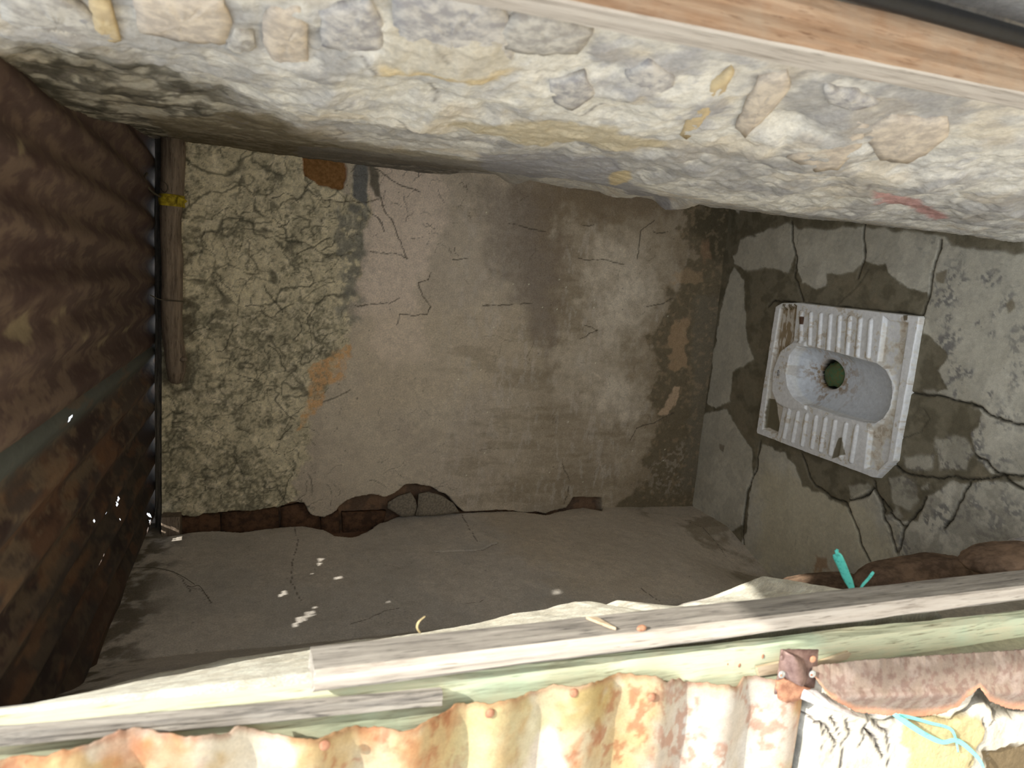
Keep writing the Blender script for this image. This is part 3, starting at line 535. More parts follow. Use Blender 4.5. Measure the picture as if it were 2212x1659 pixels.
s.to = lambda x, y: (lambda q: (q[0]+.028*(q[1]-2.36), q[1]))(onZ(x, y, 1.871))
for P_ in ([(22, 722), (68, 672), (78, 715), (50, 742)], [(140, 668), (152, 670), (155, 682), (142, 686)], [(268, 705), (280, 704), (282, 718), (270, 720)], [(222, 735), (238, 725), (234, 745), (225, 748)], [(20, 310), (44, 300), (40, 325), (18, 330)], [(165, 722), (180, 715), (172, 745)], [(120, 700), (135, 690), (130, 705)]):
    s.mix(s.poly(P_, .005, .012)*.85, (176, 160, 130))
s.gain = .62; o = grid_obj('corrugated_sheet', P, M_sheet, s, keep=keep); child(o, roof); o['label'] = 'dusty brown roofing sheet'
s, P, keep, A, B = roof_sheet(-.93, -.262, 1.876, 621, (96, 82, 74), -.028, amp=.0092, ph=-.266, holes=HOLES)
n1 = fbm(A, B*.4, 10, 5, 631); n2 = fbm(A, B*.3, 44, 5, 632, .7)
s.to = lambda x, y: (lambda q: (q[0]+.028*(q[1]-2.36), q[1]))(onZ(x, y, 1.876))
s.mix(ss(.46, .62, n1)*.5, (146, 98, 66)); s.mix(ss(.48, .62, fbm(A, B*.5, 12, 5, 633))*.8, (62, 42, 40)); s.mix(ss(.48, .62, n2)*.5, (158, 136, 110))
s.mix(ss(-.355, -.325, A)*.9, (104, 110, 106)); s.mix(ss(-.38, -.62, A)*.62, (40, 34, 32))  # grey band: lit flank next to the overlap, put into the colour
s.mix(ss(.55, .7, fbm(A*1.5, B*.4, 26, 4, 634))*.25, (170, 120, 80))
s.gain = .62; o = grid_obj('corrugated_sheet', P, M_sheet, s, keep=keep); child(o, roof); o['label'] = 'rustier sheet with pinholes and a lit flank painted grey along its edge'

# ---- bricks, blocks and loose plaster set in the back wall, stones in the other walls
def wall_piece(name, px, Y, nrm, thick, mat, parent, seed=0, **k):
    pts = densify([onY(*p, Y) for p in px], .012, .0006, seed)
    o = plate(name, pts, nrm, thick, mat, seed=seed, **k); return child(o, parent)
wall_piece('brick', [(646, 332), (746, 333), (752, 366), (746, 412), (700, 410), (656, 386), (650, 360)], 2.178, (0, -1, 0), .010, M_brick, wb, 1, bump=.0004)['label'] = 'orange fired brick'
for i, px in enumerate(([(366, 1112), (476, 1104), (478, 1150), (368, 1160)], [(479, 1104), (600, 1092), (603, 1144), (480, 1150)], [(606, 1092), (660, 1082), (690, 1112), (688, 1150), (606, 1142)], [(692, 1114), (730, 1100), (734, 1162), (694, 1152)], [(737, 1104), (832, 1100), (820, 1150), (740, 1166)])):
    wall_piece('mud_block', px, 2.205, (0, -1, 0), .022, M_block, wb, 20+i, dome=.003, bump=.0008)
wall_piece('plaster_flake', [(838, 1084), (862, 1070), (886, 1062), (896, 1078), (900, 1092), (894, 1112), (866, 1114), (836, 1096)], 2.16, (0, -1, 0), .008, M_flake, wb, 31)
wall_piece('plaster_flake', [(903, 1066), (925, 1062), (955, 1070), (980, 1088), (992, 1105), (940, 1112), (897, 1112), (901, 1092)], 2.155, (0, -1, 0), .008, M_flake, wb, 32)

# stones standing proud of the right wall's mortar
M_stones = [plain('limewashed_stone', (196, 190, 178), .95, scale=70, bd=.002, spec=.15, c2=(160, 154, 146)), plain('grey_fieldstone', (200, 194, 184), .95, scale=60, bd=.002, spec=.15, c2=(156, 152, 150)),
            plain('ochre_sandstone', (208, 188, 148), .95, scale=60, bd=.0015, spec=.15, c2=(188, 168, 134)), plain('buff_sandstone', (208, 194, 174), .95, scale=60, bd=.0015, spec=.15, c2=(176, 164, 150))]
ST = [([(0, -20), (130, -20), (200, 25), (262, 75), (180, 92), (60, 60), (0, 40)], 0), ([(190, -10), (238, 0), (262, 78), (240, 84), (205, 60)], 2), ([(285, -20), (480, -10), (500, 40), (488, 85), (400, 80), (300, 60)], 3),
      ([(565, 35), (585, 8), (648, 5), (664, 50), (664, 130), (640, 148), (592, 128), (568, 80)], 3), ([(508, 52), (548, 66), (556, 92), (520, 108), (490, 92)], 0), ([(690, 15), (800, -10), (828, 40), (830, 100), (760, 108), (694, 90)], 1),
      ([(845, -20), (1060, -20), (1105, 40), (1112, 100), (1098, 138), (980, 148), (860, 118)], 1), ([(1075, 60), (1112, 22), (1200, 34), (1285, 62), (1250, 106), (1160, 108), (1090, 98)], 0),
      ([(1472, 286), (1490, 240), (1540, 168), (1580, 140), (1587, 150), (1560, 205), (1505, 275), (1485, 294)], 2), ([(1590, 268), (1606, 228), (1640, 160), (1700, 146), (1708, 180), (1690, 210), (1645, 256), (1612, 288)], 3),
      ([(1352, 150), (1400, 124), (1460, 160), (1444, 218), (1384, 208)], 1), ([(1862, 275), (1925, 245), (2000, 252), (2050, 252), (2052, 285), (2000, 326), (1960, 348), (1900, 338)], 3),
      ([(1700, 332), (1762, 302), (1855, 255), (1880, 262), (1860, 310), (1812, 358), (1762, 364)], 3), ([(1185, 172), (1262, 154), (1288, 196), (1236, 228), (1196, 212)], 1), ([(1780, 180), (1850, 192), (1905, 214), (1842, 232), (1792, 214)], 1)]
for i, (px, mi) in enumerate(ST):
    pts = []
    for p in densify(px, 14, 1.5, i): q = right_hit(*p); q[0] += .0022; pts.append(q)
    o = plate('stone', pts, (-1, 0, 0), .007, M_stones[mi], seed=i, rings=4, dome=.003, bump=.0007); child(o, wr)

# ================================================================== THINGS
# ---- squat pan
PANZ = .022
Pw = [onZ(*p, PANZ)[:2] for p in CR8([(610, 312), (1530, 392), (1352, 1405), (475, 1150)])]
eu = (Pw[1]-Pw[0])+(Pw[2]-Pw[3]); eu /= np.linalg.norm(eu); ev = (Pw[3]-Pw[0])+(Pw[2]-Pw[1]); ev -= eu*(ev@eu); ev /= np.linalg.norm(ev); P0 = np.mean(Pw, 0)
def topan(x, y, z=PANZ): q = onZ(x, y, z)[:2]-P0; return (float(q@eu), float(q@ev))
lx = [topan(*p) for p in CR8([(610, 312), (1530, 392), (1240, 1450), (475, 1150), (1365, 1340)])]
a0 = np.linspace(min(p[0] for p in lx)-.006, max(p[0] for p in lx)+.006, 400); a1 = np.linspace(min(p[1] for p in lx)-.006, max(p[1] for p in lx)+.006, 350)
A, B = np.meshgrid(a0, a1, indexing='ij'); s = Surf(A, B, (238, 237, 232), 1.15); s.to = topan
out = s.poly(CR8([(640, 306), (740, 304), (1522, 390), (1532, 405), (1366, 1335), (1350, 1350), (1250, 1448), (1225, 1445), (480, 1160), (474, 1140), (598, 330)]), .0035, .001)
h = -.045+(.045+.030)*out
front = s.poly(CR8([(1300, 400), (1330, 425), (1450, 440), (1318, 1330), (1260, 1385), (1180, 1378), (1205, 1130), (1262, 1090), (1340, 1000), (1375, 860), (1330, 740), (1262, 690)]), .0045, .001)
backr = s.poly(CR8([(632, 350), (735, 328), (712, 565), (640, 620), (590, 740), (575, 880), (600, 960), (645, 985), (612, 1155), (520, 1125), (560, 800)]), .0045, .001)
h -= .012*np.clip(front+backr, 0, 1)*out
hood = s.poly(CR8([(800, 560), (700, 565), (625, 625), (588, 760), (582, 880), (615, 960), (700, 1000), (800, 1000)]), .005, .001); h += .006*hood
lip = s.poly(CR8([(735, 560), (860, 575), (1150, 650), (1270, 680), (1340, 740), (1385, 860), (1360, 1010), (1300, 1090), (1240, 1125), (1000, 1075), (780, 1000), (700, 950), (650, 850), (650, 740), (680, 620)]), .006, .001)
RIBS = [((770, 372), (766, 560)), ((831, 382), (822, 578)), ((895, 388), (880, 598)), ((957, 395), (942, 612)), ((1017, 402), (1003, 626)), ((1083, 408), (1064, 640)), ((1150, 416), (1130, 652)), ((1216, 428), (1198, 662)),
        ((690, 1006), (656, 1180)), ((746, 1022), (712, 1205)), ((804, 1036), (773, 1228)), ((864, 1050), (836, 1245)), ((924, 1064), (892, 1265)), ((986, 1078), (955, 1288)), ((1056, 1096), (1022, 1312)), ((1126, 1110), (1090, 1334))]
rib = np.zeros(A.shape)
for a, b in RIBS:
    p, q = topan(*crop(1472, 550, K3, [a])[0]), topan(*crop(1472, 550, K3, [b])[0]); rib = np.maximum(rib, np.clip(1-(segd(p, q, A, B)/.0072)**2, 0, 1)**.7)
h += .0065*rib
BOWL = CR8([(750, 590), (850, 596), (1000, 632), (1150, 672), (1250, 698), (1312, 745), (1350, 820), (1356, 900), (1335, 1000), (1295, 1060), (1240, 1092), (1150, 1084), (1000, 1045), (900, 1010), (790, 970), (722, 920), (686, 850), (676, 760), (700, 650)])
bp = [topan(*p) for p in BOWL]; dist = np.full(A.shape, 9.); ins = np.zeros(A.shape, bool)
for i in range(len(bp)):
    (x1, y1), (x2, y2) = bp[i], bp[(i+1) % len(bp)]; dist = np.minimum(dist, segd((x1, y1), (x2, y2), A, B)); c = ((y1 > B) != (y2 > B)) & (A < (x2-x1)*(B-y1)/(y2-y1+1e-12)+x1); ins ^= c
hu, hv = topan(*CR8([(958, 772)])[0], -.045); rr = np.hypot(A-hu, B-hv)
depth = .066*np.sqrt(np.clip(1-(1-np.clip(dist/.075, 0, 1))**2, 0, 1))+.012*np.clip(1-rr/.2, 0, 1)
h = np.where(ins, h*0+.031-.003*0-depth*ss(0, .004, dist)-.0, h); h -= .035*(1-ss(.041, .047, rr))
brn = (138, 108, 62)
s.mix(ins*ss(.0, .01, dist)*.85, (206, 212, 220)); nz = fbm(A, B, 30, 5, 701); nf = fbm(A, B, 120, 4, 702); nst = fbm(A, B*.25, 160, 3, 703)  # bowl tinted bluish: sky reflection put into the glaze colour
s.mix(ss(.15, .035, rr)*ins*ss(.42, .6, nz)*ss(.4, .6, nf)*.85, brn, 0, .6); s.mix(ss(.062, .036, rr)*ins*.75, (150, 120, 80), 0, .5); s.mix((rr < .045)*1., (30, 34, 26), 0, .9)
s.mix(backr*ss(.35, .6, nst+.25*(nz-.4))*.85*ss(.02, -.08, B-np.mean(a1)), (112, 86, 44), 0, .8); s.mix(backr*.35, (170, 146, 104), 0, .5); s.mix(front*ss(.40, .62, nz)*.42, (178, 156, 116), 0, .5)
tr = np.clip(s.line([], .001) if False else 0, 0, 1)
for a, b in RIBS:
    p, q = topan(*crop(1472, 550, K3, [a])[0]), topan(*crop(1472, 550, K3, [b])[0]); d = segd((p[0]-.0085, p[1]), (q[0]-.0085, q[1]), A, B); s.mix(ss(.006, .001, d)*ss(.38, .6, nz)*.6, (176, 148, 96), 0, .4)
s.mix(ss(.006, .0, np.abs(h-.0245))*out*(1-ins)*ss(.4, .6, nf)*.25, (170, 140, 90)); s.mix(ss(.52, .66, nz)*ss(.48, .6, nf)*.4*(1-ins), (150, 120, 74), 0, .4)
s.mix(s.poly(CR8([(545, 925), (585, 930), (600, 1040), (612, 1090), (605, 1140), (520, 1120), (530, 1010)]), .002, .005), (112, 104, 82), .0, .9)
s.mix(s.poly(CR8([(1005, 1180), (1040, 1175), (1055, 1290), (1000, 1310), (960, 1320), (985, 1250)]), .0015, .005)*.95, (120, 112, 92), .0, .9); s.mix(s.poly(CR8([(760, 400), (785, 400), (780, 450), (765, 450)]), .001, .003), (84, 56, 36), 0, .9)
s.mix(s.poly(CR8([(1425, 390), (1455, 385), (1450, 420), (1430, 425)]), .001, .003)*.9, (96, 84, 62)); s.mix(s.poly(CR8([(640, 320), (735, 315), (730, 345), (640, 360)]), .002, .006)*ss(.4, .6, nst)*.9, (104, 90, 60), 0, .9)
s.mix((vn(A*420, B*420, 704) > .965)*ss(.5, .62, nz)*.8, (96, 66, 38), 0, .8); s.mix(out*(1-ss(.0, 1, out))*.5, (120, 104, 80))
h -= .012; W = P0[None, None]+A[..., None]*eu+B[..., None]*ev
pan = empty('squat_toilet', (float(P0[0]), float(P0[1]), 0), 'stained white ceramic squat toilet pan with ribbed footrests, set in the cracked floor', 'toilet')
body = grid_obj('pan_body', np.concatenate([W, h[..., None]], -1), M_ceramic, s, back=np.array([0, 0, -.02]), flip=False); child(body, pan)
def pw(u, v, z): q = P0+u*eu+v*ev; return Vector((q[0], q[1], z))
mk = []
for a in np.linspace(0, 2*math.pi, 17)[:-1]:
    u, v = topan(*CR8([(630, 765)])[0]); mk.append(pw(u+.0035*math.cos(a), v+.0095*math.sin(a), .0250))
o = tube('maker_mark', mk+[mk[0]], .0006, M_ink, 5); child(o, pan)
for k in range(4):
    u, v = topan(*CR8([(626, 748+k*11)])[0]); o = tube('maker_mark', [pw(u-.002, v, .0250), pw(u+.0016, v+.001, .0250)], .0005, M_ink, 4); child(o, pan)
moss = rock('moss_clump', pw(hu, hv, h[ins & (rr < .03)].max()+.014) if (ins & (rr < .03)).any() else pw(hu, hv, -.08), (.0415, .0415, .022), (0, 0, 0), M_moss, 5, .22, 4, 2)
rebase(moss); tag(moss, 'dark green mossy clump plugging the drain hole of the toilet pan', 'moss')

# ---- timber and branch along the top of the back wall
pl = timber('wall_plate', (-.86, 2.168, 1.842), (.30, 2.222, 1.864), M_wdark, axis=0, n=40, rough=.002, seed=3); tag(pl, 'dark squared timber lying on top of the back wall under the roof sheets', 'timber')
cl = [(374, 290, 23), (374, 340, 23), (373, 390, 22), (371, 430, 22), (369, 470, 21), (369, 520, 20), (372, 560, 21), (373, 610, 20), (371, 650, 20), (371, 690, 20), (374, 730, 20), (379, 770, 20), (381, 800, 18), (379, 822, 14), (378, 828, 8)]
br = tube('branch', [onY(x, y, 2.10) for x, y, r in cl], [r*1.98/1500 for x, y, r in cl], M_branch, 14); rebase(br, None)
from mathutils import noise as mnz
for v in br.data.vertices: v.co += v.normal*(mnz.noise(v.co*14)*.004)
tag(br, 'bare crooked branch running along the top of the back wall', 'branch')
nb = tube('knot', [onY(392, 776, 2.085), onY(403, 776, 2.08)], [.010, .005], M_branch, 8); child(nb, br)
st = timber('timber_stub', (-.845, 2.115, 1.792), (-.772, 2.175, 1.842), M_wood_stub if 'M_wood_stub' in globals() else M_branch, axis=0, n=8, rough=.001, seed=5); tag(st, 'short squared timber stub at the left end of the branch, in the corner', 'timber')
la = timber('roof_lath', (-.80, 2.19, 1.846), (-.58, 2.235, 1.866), M_wgrey, axis=0, n=10, seed=6); la.rotation_euler[2] = .16; tag(la, 'thin pale lath slanting out beyond the wall top near the left corner', 'lath')
yb = empty('cloth_tie', tuple(onY(372, 432, 2.10)), 'yellow cloth strip tied around the branch', 'cloth')
ring = []
cc = onY(371, 432, 2.10)
V = []; Fc = []; nx, na = 6, 20
for i in range(nx):
    for k in range(na):
        an = 2*math.pi*k/na; r_ = .0315+.0015*math.sin(3*an+i); V.append((cc[0]-.017+.030*i/(nx-1), cc[1]+math.cos(an)*r_, cc[2]+math.sin(an)*r_))
Fc = [(i*na+k, i*na+(k+1) % na, (i+1)*na+(k+1) % na, (i+1)*na+k) for i in range(nx-1) for k in range(na)]
o = mesh_from('band', V, Fc, M_yellow, True); child(o, yb); mo = o.modifiers.new('t', 'SOLIDIFY'); mo.thickness = .002
o = plate('loose_end', [onY(*p, 2.062) for p in [(384, 424), (400, 430), (405, 435), (394, 444), (382, 441)]], (0, -1, 0), .002, M_yellow); child(o, yb)
o = tube('twisted_end', smoothpath([onY(352, 424, 2.09), onY(345, 424, 2.08), onY(330, 415, 2.05), onY(318, 402, 2.03), onY(312, 385, 2.03), onY(318, 374, 2.05)]), .003, M_wire, 6); child(o, yb)
wi = tube('wire_loop', smoothpath([onY(347, 392, 2.06), onY(357, 395, 2.055), onY(362, 405, 2.055), onY(358, 415, 2.06), onY(350, 412, 2.08), onY(345, 400, 2.10)]), .0011, M_wire, 5); tag(wi, 'thin wire loop above the yellow cloth tie on the branch', 'wire')
wi = tube('tie_wire', smoothpath([onY(325, 637, 2.05), onY(340, 645, 2.05), onY(352, 648, 2.055), onY(375, 650, 2.062), onY(396, 652, 2.085)]), .0016, M_wire, 5); tag(wi, 'tie wire crossing the middle of the branch', 'wire')
cw = tube('hanging_fibre', smoothpath([onY(120, 285, 1.5), onY(150, 303, 1.5), onY(190, 292, 1.52), onY(208, 275, 1.54), onY(215, 255, 1.56)]), .0016, M_wire, 5); tag(cw, 'loose pale fibre hanging under the dusty roof sheet beside the right wall', 'fibre')
for i, (pp, lab) in enumerate((([(205, 1240), (255, 1232), (300, 1226), (345, 1228), (385, 1240), (420, 1262)], 'long thin root hair trailing from the roof across the left wall'), ([(405, 1265), (415, 1268), (430, 1265), (445, 1285), (455, 1300)], 'short dark root hair on the left wall below the light spots'))):
    o = tube('root_hair', smoothpath([onX(*p, -.805+.01*i) for p in pp]), .0007, M_wire, 4); tag(o, lab, 'root hair')

def two(o, ax, sg, mat):
    o.data.materials.append(mat)
    for p in o.data.polygons:
        if p.index < len(o.data.polygons)-2 and (p.index % 20)//5 == (0 if ax == 1 else 3): p.material_index = 1
M_wpale2 = wood('bleached_wood', (206, 198, 186), (190, 180, 168), (136, 126, 114), 20, 18)
# ---- door frame, left side
A_ = timber('door_stop', (-.4015, .612, 0), (-.3795, .6585, 1.542), M_wgrey, seed=11, n=60, rough=.0009, ragged=.001); two(A_, 1, -1, M_wpale2); tag(A_, 'weathered grey squared timber with a sawn upper end, inner strip of the door frame', 'timber')
o = plate('splinter', [onX(*p, -.379) for p in [(1266, 1337), (1290, 1338), (1330, 1361), (1318, 1358)]], (1, 0, 0), .003, M_wpale, smooth=False); child(o, A_)
o = rock('old_nail', onX(1386, 1357, -.378), (.004, .004, .006), (0, 0, 0), M_rust, 3, .2, 2, 2); child(o, A_)
B_ = timber('door_post', (-.514, .6245, 0), (-.447, .642, 2.0), M_wgreen, shear=(.050, 0), seed=12, n=60, rough=.0016, bevel=.006); tag(B_, 'pale green painted timber door post behind the grey strip', 'timber')
for i, p in enumerate(((1648, 1418), (1572, 1433), (1597, 1437))):
    o = rock('nail_hole', onY(*p, .6240), (.003, .001, .0022), (0, 0, 0), M_rust, i, .2, 2, 2); child(o, B_)
C_ = timber('door_batten', (-.4360, .6130, 1.4160), (-.4200, .6238, 2.02), M_wgrey, shear=(.033, 0), seed=13, n=30, rough=.0007); tag(C_, 'short grey batten with a square lower end nailed in front of the green post', 'batten')
la = plate('wood_lath', densify([onY(*p, .6240) for p in [(1631, 1438), (1700, 1424), (1702, 1446), (1635, 1457)]], .004), (0, -1, 0), .004, M_wpale, smooth=False); rebase(la); tag(la, 'small pale lath sticking out on the upper side of the rusty hasp plate', 'lath')
la = plate('wood_lath', densify([onY(*p, .6240) for p in [(1750, 1432), (1790, 1418), (1828, 1404), (1834, 1409), (1824, 1422), (1790, 1430), (1752, 1450)]], .004), (0, -1, 0), .004, M_wpale, smooth=False); rebase(la); tag(la, 'split pale lath sticking out on the lower side of the rusty hasp plate', 'lath')

# ---- corrugated sheet nailed over the left post
ez = [(1.0, -.434), (1.06, -.430), (1.147, -.426), (1.20, -.405), (1.288, -.398), (1.34, -.402), (1.431, -.409), (1.50, -.412), (1.567, -.405), (1.62, -.394), (1.681, -.384), (1.72, -.384), (1.775, -.395), (1.85, -.39), (2.1, -.39)]
KS = .610/.568; ez = [(1.6+(z-1.6)*KS, x*KS) for z, x in ez]
a0, a1 = np.linspace(0, .80, 330), np.linspace(.9514, 2.10, 540); A, B = np.meshgrid(a0, a1, indexing='ij')
ed = np.interp(B, [e[0] for e in ez], [e[1] for e in ez])+(fbm(B*0, B, 60, 4, 801)-.5)*.014
Xs = ed-A; ph = (B-1.0222)/.095*2*np.pi; Ys = .610+.0075*np.cos(ph)-.011*ss(1.38, 1.42, B)*np.exp(-(A/.09)**2)+.004*np.exp(-A/.012)-(fbm(A, B, 10, 4, 802)-.5)*.006
Ys = Ys-.006*np.exp(-((B-1.278)/.06)**2)*np.exp(-A/.02)
s = Surf(A, B, (206, 190, 158), .74); s.to = lambda x, y: (lambda q: (float(np.interp(q[2], [e[0] for e in ez], [e[1] for e in ez]))-q[0], q[2]))(onY(x, y, .610))
n1 = fbm(A, B, 9, 5, 811); n2 = fbm(A, B, 30, 5, 812); n3 = fbm(A*.7, B, 110, 4, 813)
s.mix(ss(.40, .58, n1)*.8, (200, 170, 118)); s.mix(ss(.5, .66, fbm(A*.6, B, 16, 6, 814, .7))*.7, (192, 132, 88)); s.mix(ss(.50, .62, n3)*ss(.46, .56, n2)*.6, (164, 92, 58)); s.mix(ss(.54, .66, fbm(A, B, 14, 4, 815))*.7, (232, 226, 210))
s.mix(s.poly([(1440, 1480), (1700, 1470), (1720, 1659), (1380, 1659)], .015, .02)*.7, (214, 208, 200)); s.mix(s.poly([(1440, 1480), (1700, 1470), (1720, 1659), (1380, 1659)], .015, .02)*ss(.50, .6, n2)*ss(.45, .58, n3)*.6, (182, 128, 98))
s.mix(s.poly([(960, 1510), (1130, 1500), (1190, 1560), (1130, 1659), (960, 1659)], .012, .02)*.5, (206, 198, 150)); s.mix(s.poly([(1150, 1480), (1330, 1480), (1300, 1560), (1160, 1580)], .012, .02)*.5, (180, 160, 96))
s.mix(s.poly([(230, 1590), (420, 1575), (400, 1659), (250, 1659)], .01, .02)*.7, (206, 132, 84)); s.mix(ss(.008, .001, A)*.5, (150, 90, 62))
P = np.stack([Xs, Ys, B], -1); jag = np.ones((A.shape[0]-1, A.shape[1]-1), bool)
cs_ = empty('corrugated_sheet', (-.80, .610, .9514), 'sunlit rust-streaked corrugated iron sheet nailed beside the green door post', 'iron sheet')
o = grid_obj('sheet', P, M_sheet, s, keep=jag); mo = o.modifiers.new('t', 'SOLIDIFY'); mo.thickness = .0012; child(o, cs_)
for i, p in enumerate(((702, 1610), (1240, 1497), (1408, 1506), (1058, 1541))):
    q = onY(*p, .603); y_ = float(.610+.0075*np.cos((q[2]-1.0222)/.095*2*np.pi))-(.010 if q[2] > 1.4 else 0); o = rock('nail', onY(*p, y_-.003), (.0050, .0024, .0050), (0, 0, 0), M_rust, i, .05, 3, 2.2); child(o, cs_)

# ---- hasp at the lower corner of that sheet
hs = empty('door_hasp', tuple(onY(1720, 1455, .595)), 'rusty hinge hasp with pale washers screwed to the green post', 'hasp')
def hp(name, px, Y, th, mat, **k): o = plate(name, densify([onY(*p, Y) for p in px], .004, .0002, 3), (0, -1, 0), th, mat, **k); child(o, hs); return o
hp('plate', [(1686, 1402), (1766, 1402), (1763, 1440), (1757, 1484), (1672, 1498), (1680, 1450)], .5985, .002, M_iron)
hp('tab', [(1674, 1470), (1700, 1463), (1728, 1479), (1748, 1484), (1740, 1496), (1722, 1509), (1696, 1516), (1680, 1508)], .5945, .003, M_rust)
# curved flap
V = []; na, nb_ = 12, 10
e0 = [onY(*p, .595) for p in [(1691, 1404), (1684, 1430), (1684, 1455), (1692, 1462)]]; e1 = [onY(*p, .593) for p in [(1712, 1410), (1738, 1428), (1746, 1460), (1738, 1480)]]
def lerpc(E, t): t = t*(len(E)-1); i = min(int(t), len(E)-2); return E[i]+(E[i+1]-E[i])*(t-i)
for i in range(na):
    for j in range(nb_):
        t = i/(na-1); u = j/(nb_-1); p = lerpc(e0, t)*(1-u)+lerpc(e1, t)*u; p = p+np.array([0, -.011*math.sin(math.pi*min(1, u*1.05)), 0]); V.append(p)
o = mesh_from('flap', V, [(i*nb_+j, (i+1)*nb_+j, (i+1)*nb_+j+1, i*nb_+j+1) for i in range(na-1) for j in range(nb_-1)], M_iron, True); mo = o.modifiers.new('t', 'SOLIDIFY'); mo.thickness = .0018; child(o, hs)
for i, (p, m_, r_) in enumerate((((1689, 1457), M_zinc, .0045), ((1755, 1456), M_zinc, .0045), ((1690, 1420), M_iron, .0036), ((1756, 1424), M_rust, .0042), ((1681, 1485), M_rust, .0036))):
    o = rock('washer' if i < 2 else 'screw', onY(*p, .594-(i < 2)*.006), (r_, .0022, r_), (0, 0, 0), m_, i, .03, 3, 2.4); child(o, hs)
    if i < 2: child(rock('screw', onY(p[0]-2, p[1]+2, .5835), (.0016, .0014, .0016), (0, 0, 0), M_rust, i, .05, 2, 2), hs)
o = plate('metal_scrap', densify([onY(*p, .592) for p in [(1736, 1488), (1762, 1490), (1782, 1503), (1812, 1522), (1838, 1536), (1862, 1549), (1832, 1542), (1790, 1530), (1755, 1520), (1728, 1508)]], .004, .0003, 2), (.1, -1, .3), .0012, M_white, dome=.006); rebase(o); tag(o, 'white bent metal scrap curling out below the rusty hasp', 'metal scrap')

# ---- pink-brown ridged iron strip below the hasp
T = [(1752, 1440), (1800, 1434), (1850, 1427), (1980, 1418), (2100, 1410), (2212, 1403), (2330, 1396)]; Bt = [(1752, 1452), (1790, 1504), (1850, 1537), (1955, 1548), (2010, 1545), (2060, 1534), (2082, 1510), (2116, 1484), (2136, 1512), (2175, 1529), (2212, 1533), (2330, 1540)]
nu, nv = 240, 60; V = np.zeros((nu, nv, 3)); pxs = np.linspace(1752, 2330, nu)
for i, x in enumerate(pxs):
    yt = np.interp(x, [p[0] for p in T], [p[1] for p in T])+rng.normal(0, .8); yb_ = np.interp(x, [p[0] for p in Bt], [p[1] for p in Bt])+rng.normal(0, .9)
    for j in range(nv):
        u = j/(nv-1); full = yt+(np.interp(x, [1752, 1850, 2330], [1452, 1545, 1545])-yt)*u; yy = yt+(yb_-yt)*u; uu = (yy-yt)/(1545-yt)
        Yq = .598-.012*math.sin(math.pi*min(1, uu*1.15))-.010*math.exp(-((uu-.66)/.09)**2)+.012*max(0, uu-.8)
        V[i, j] = onY(x, yy, Yq)
A = np.broadcast_to(V[..., 2], (nu, nv)); B = V[..., 0]; s = Surf(A, B, (156, 138, 124), .95); n2 = fbm(A, B, 40, 5, 821); n3 = fbm(A, B, 130, 4, 822)
s.mix(ss(.42, .6, n2)*.6, (172, 154, 144)); s.mix(ss(.48, .66, n3)*.6, (128, 98, 88)); uu = np.broadcast_to(np.linspace(0, 1, nv)[None], (nu, nv)); s.mix(ss(.82, .97, uu)*.9, (220, 160, 128)); s.mix(ss(.35, .05, uu)*ss(.45, .6, n2)*.6, (196, 176, 160))
ps = grid_obj('iron_strip', V, M_sheet, s); mo = ps.modifiers.new('t', 'SOLIDIFY'); mo.thickness = .0012; rebase(ps); tag(ps, 'pinkish rusted iron strip with a long ridge beside the green post, below the hasp', 'iron sheet')

# ---- right side: post and black pipe
RP = timber('door_post', (.2447, .535, 0), (.2925, .578, 2.0), M_wred, shear=(-.050, 0), seed=21, n=60, rough=.0008, bevel=.002); two(RP, 0, -1, M_wpale2); tag(RP, 'reddish ringed timber door post in front of the masonry wall', 'timber')
bpp = tube('black_pipe', [(.2680+.001*math.sin(z*3), .522, z) for z in np.linspace(0, 2.1, 24)], .0085, M_black, 14); rebase(bpp); tag(bpp, 'black plastic pipe running up beside the reddish door post', 'pipe')

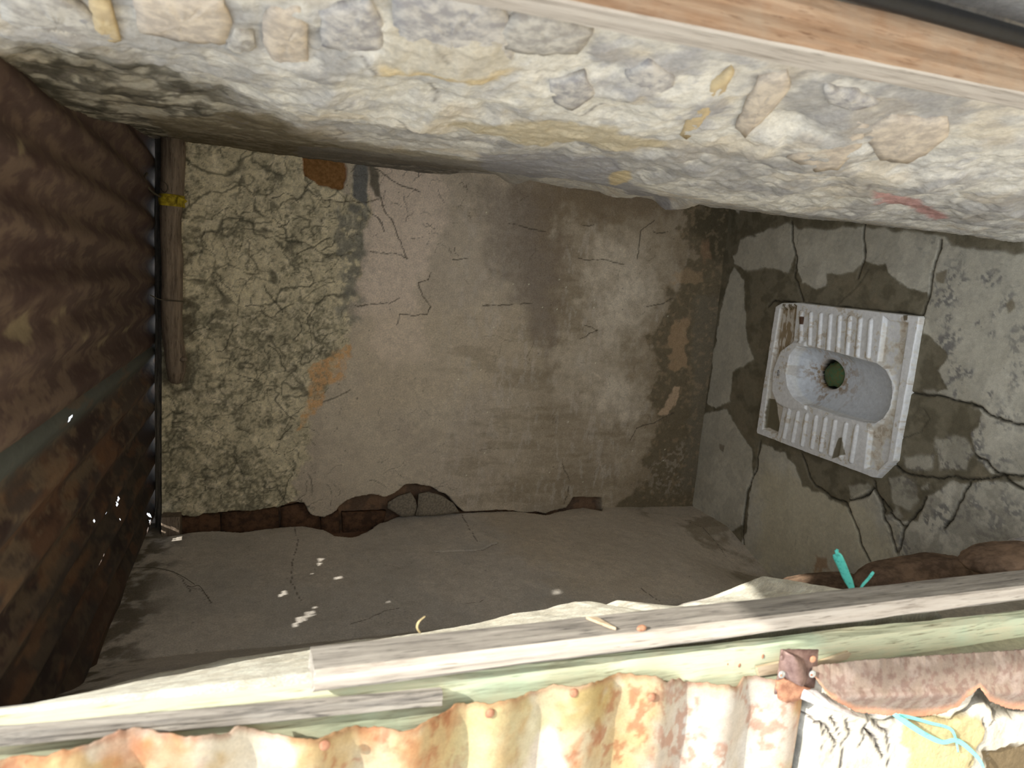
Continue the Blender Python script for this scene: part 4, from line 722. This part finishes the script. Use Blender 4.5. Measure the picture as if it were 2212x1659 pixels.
# ---- brown stones at the foot of the left reveal
def proj(p):
    v = R.T @ (np.array(p)-(0, 0, H)); return (F*v[0]/v[2]+CX, F*v[1]/v[2]+CY)
RK = [(1760, 1288, 1.30, .150, .052, M_brown, 'long brown mud stone at the foot of the left reveal, nearest the toilet'), (1985, 1262, 1.06, .150, .062, M_brown, 'largest brown mud stone, in the middle of the row behind the frame timber'),
      (2180, 1208, .82, .078, .026, M_brown, 'brown mud stone lying over the middle one, behind the frame timber'), (2255, 1200, .86, .06, .035, M_stones[1], 'small grey-brown stone at the very bottom of the row behind the frame timber')]
for i, (x, y, Yq, rl, rs, m_, lab) in enumerate(RK):
    c = onY(x, y, Yq); v = R.T @ (c-(0, 0, H)); dxa = R[:, 0]*1.0; e1 = np.array([R[0, 0]-.13*R[0, 1], R[1, 0]-.13*R[1, 1], R[2, 0]-.13*R[2, 1]]); e1 /= np.linalg.norm(e1)
    o = rock('stone', (0, 0, 0), (1, 1, 1), (0, 0, 0), m_, 40+i, .10, 5, 2.3)
    e3 = R[:, 1]-e1*(e1 @ R[:, 1]); e3 /= np.linalg.norm(e3); e2 = np.cross(e3, e1)
    M_ = Matrix(((e1[0]*rl, e2[0]*.075, e3[0]*rs, c[0]), (e1[1]*rl, e2[1]*.075, e3[1]*rs, c[1]), (e1[2]*rl, e2[2]*.075, e3[2]*rs, c[2]), (0, 0, 0, 1)))
    o.data.transform(M_); rebase(o); tag(o, lab, 'stone', 'stones at the foot of the left reveal')

# ---- ribbons, straw
def ribbon(name, px, Y, wd, mat, lab, cat='ribbon'):
    o = tube(name, smoothpath([onY(x, y, Y) for x, y in px], 6), [wd*k for k in np.interp(np.linspace(0, 1, (len(px)-1)*6+1), [0, .1, .6, 1], [.7, 1, .9, .35])], mat, 8, flat=.16, up=(0, 1, -.8)); rebase(o); return tag(o, lab, cat)
ribbon('plastic_ribbon', [(1806, 1196), (1816, 1216), (1828, 1244), (1838, 1266), (1846, 1290)], .70, .0066, M_teal, 'turquoise plastic ribbon with a frayed end standing up behind the frame timber')
for i, (dx, dy) in enumerate(((-2, -5), (4, -7), (1, -8))):
    o = tube('frayed_strand', [onY(1808+dx*.3, 1200, .698), onY(1806+dx, 1194+dy, .698)], .0011, M_teal, 5); child(o, bpy.data.objects['plastic_ribbon'])
ribbon('plastic_ribbon', [(1887, 1235), (1876, 1250), (1862, 1266), (1850, 1290)], .70, .0024, M_teal, 'thin turquoise ribbon splitting off to the lower side of the frayed one')
ribbon('plastic_strap', [(1932, 1543), (1965, 1566), (2000, 1588), (2035, 1603), (2068, 1600), (2100, 1624), (2118, 1645), (2128, 1670)], .584, .0042, M_ltteal, 'pale turquoise strap hanging over the stone front wall in bright sun')
ribbon('plastic_strap', [(1940, 1544), (1975, 1552), (2010, 1562), (2048, 1572), (2062, 1588), (2070, 1625)], .588, .0028, M_ltteal, 'narrower turquoise strap beside the wide one on the front wall')
ribbon('dry_straw', [(908, 1368), (901, 1356), (905, 1343), (919, 1331)], .72, .0016, M_straw, 'curled dry straw poking up behind the grey frame timber', 'straw')
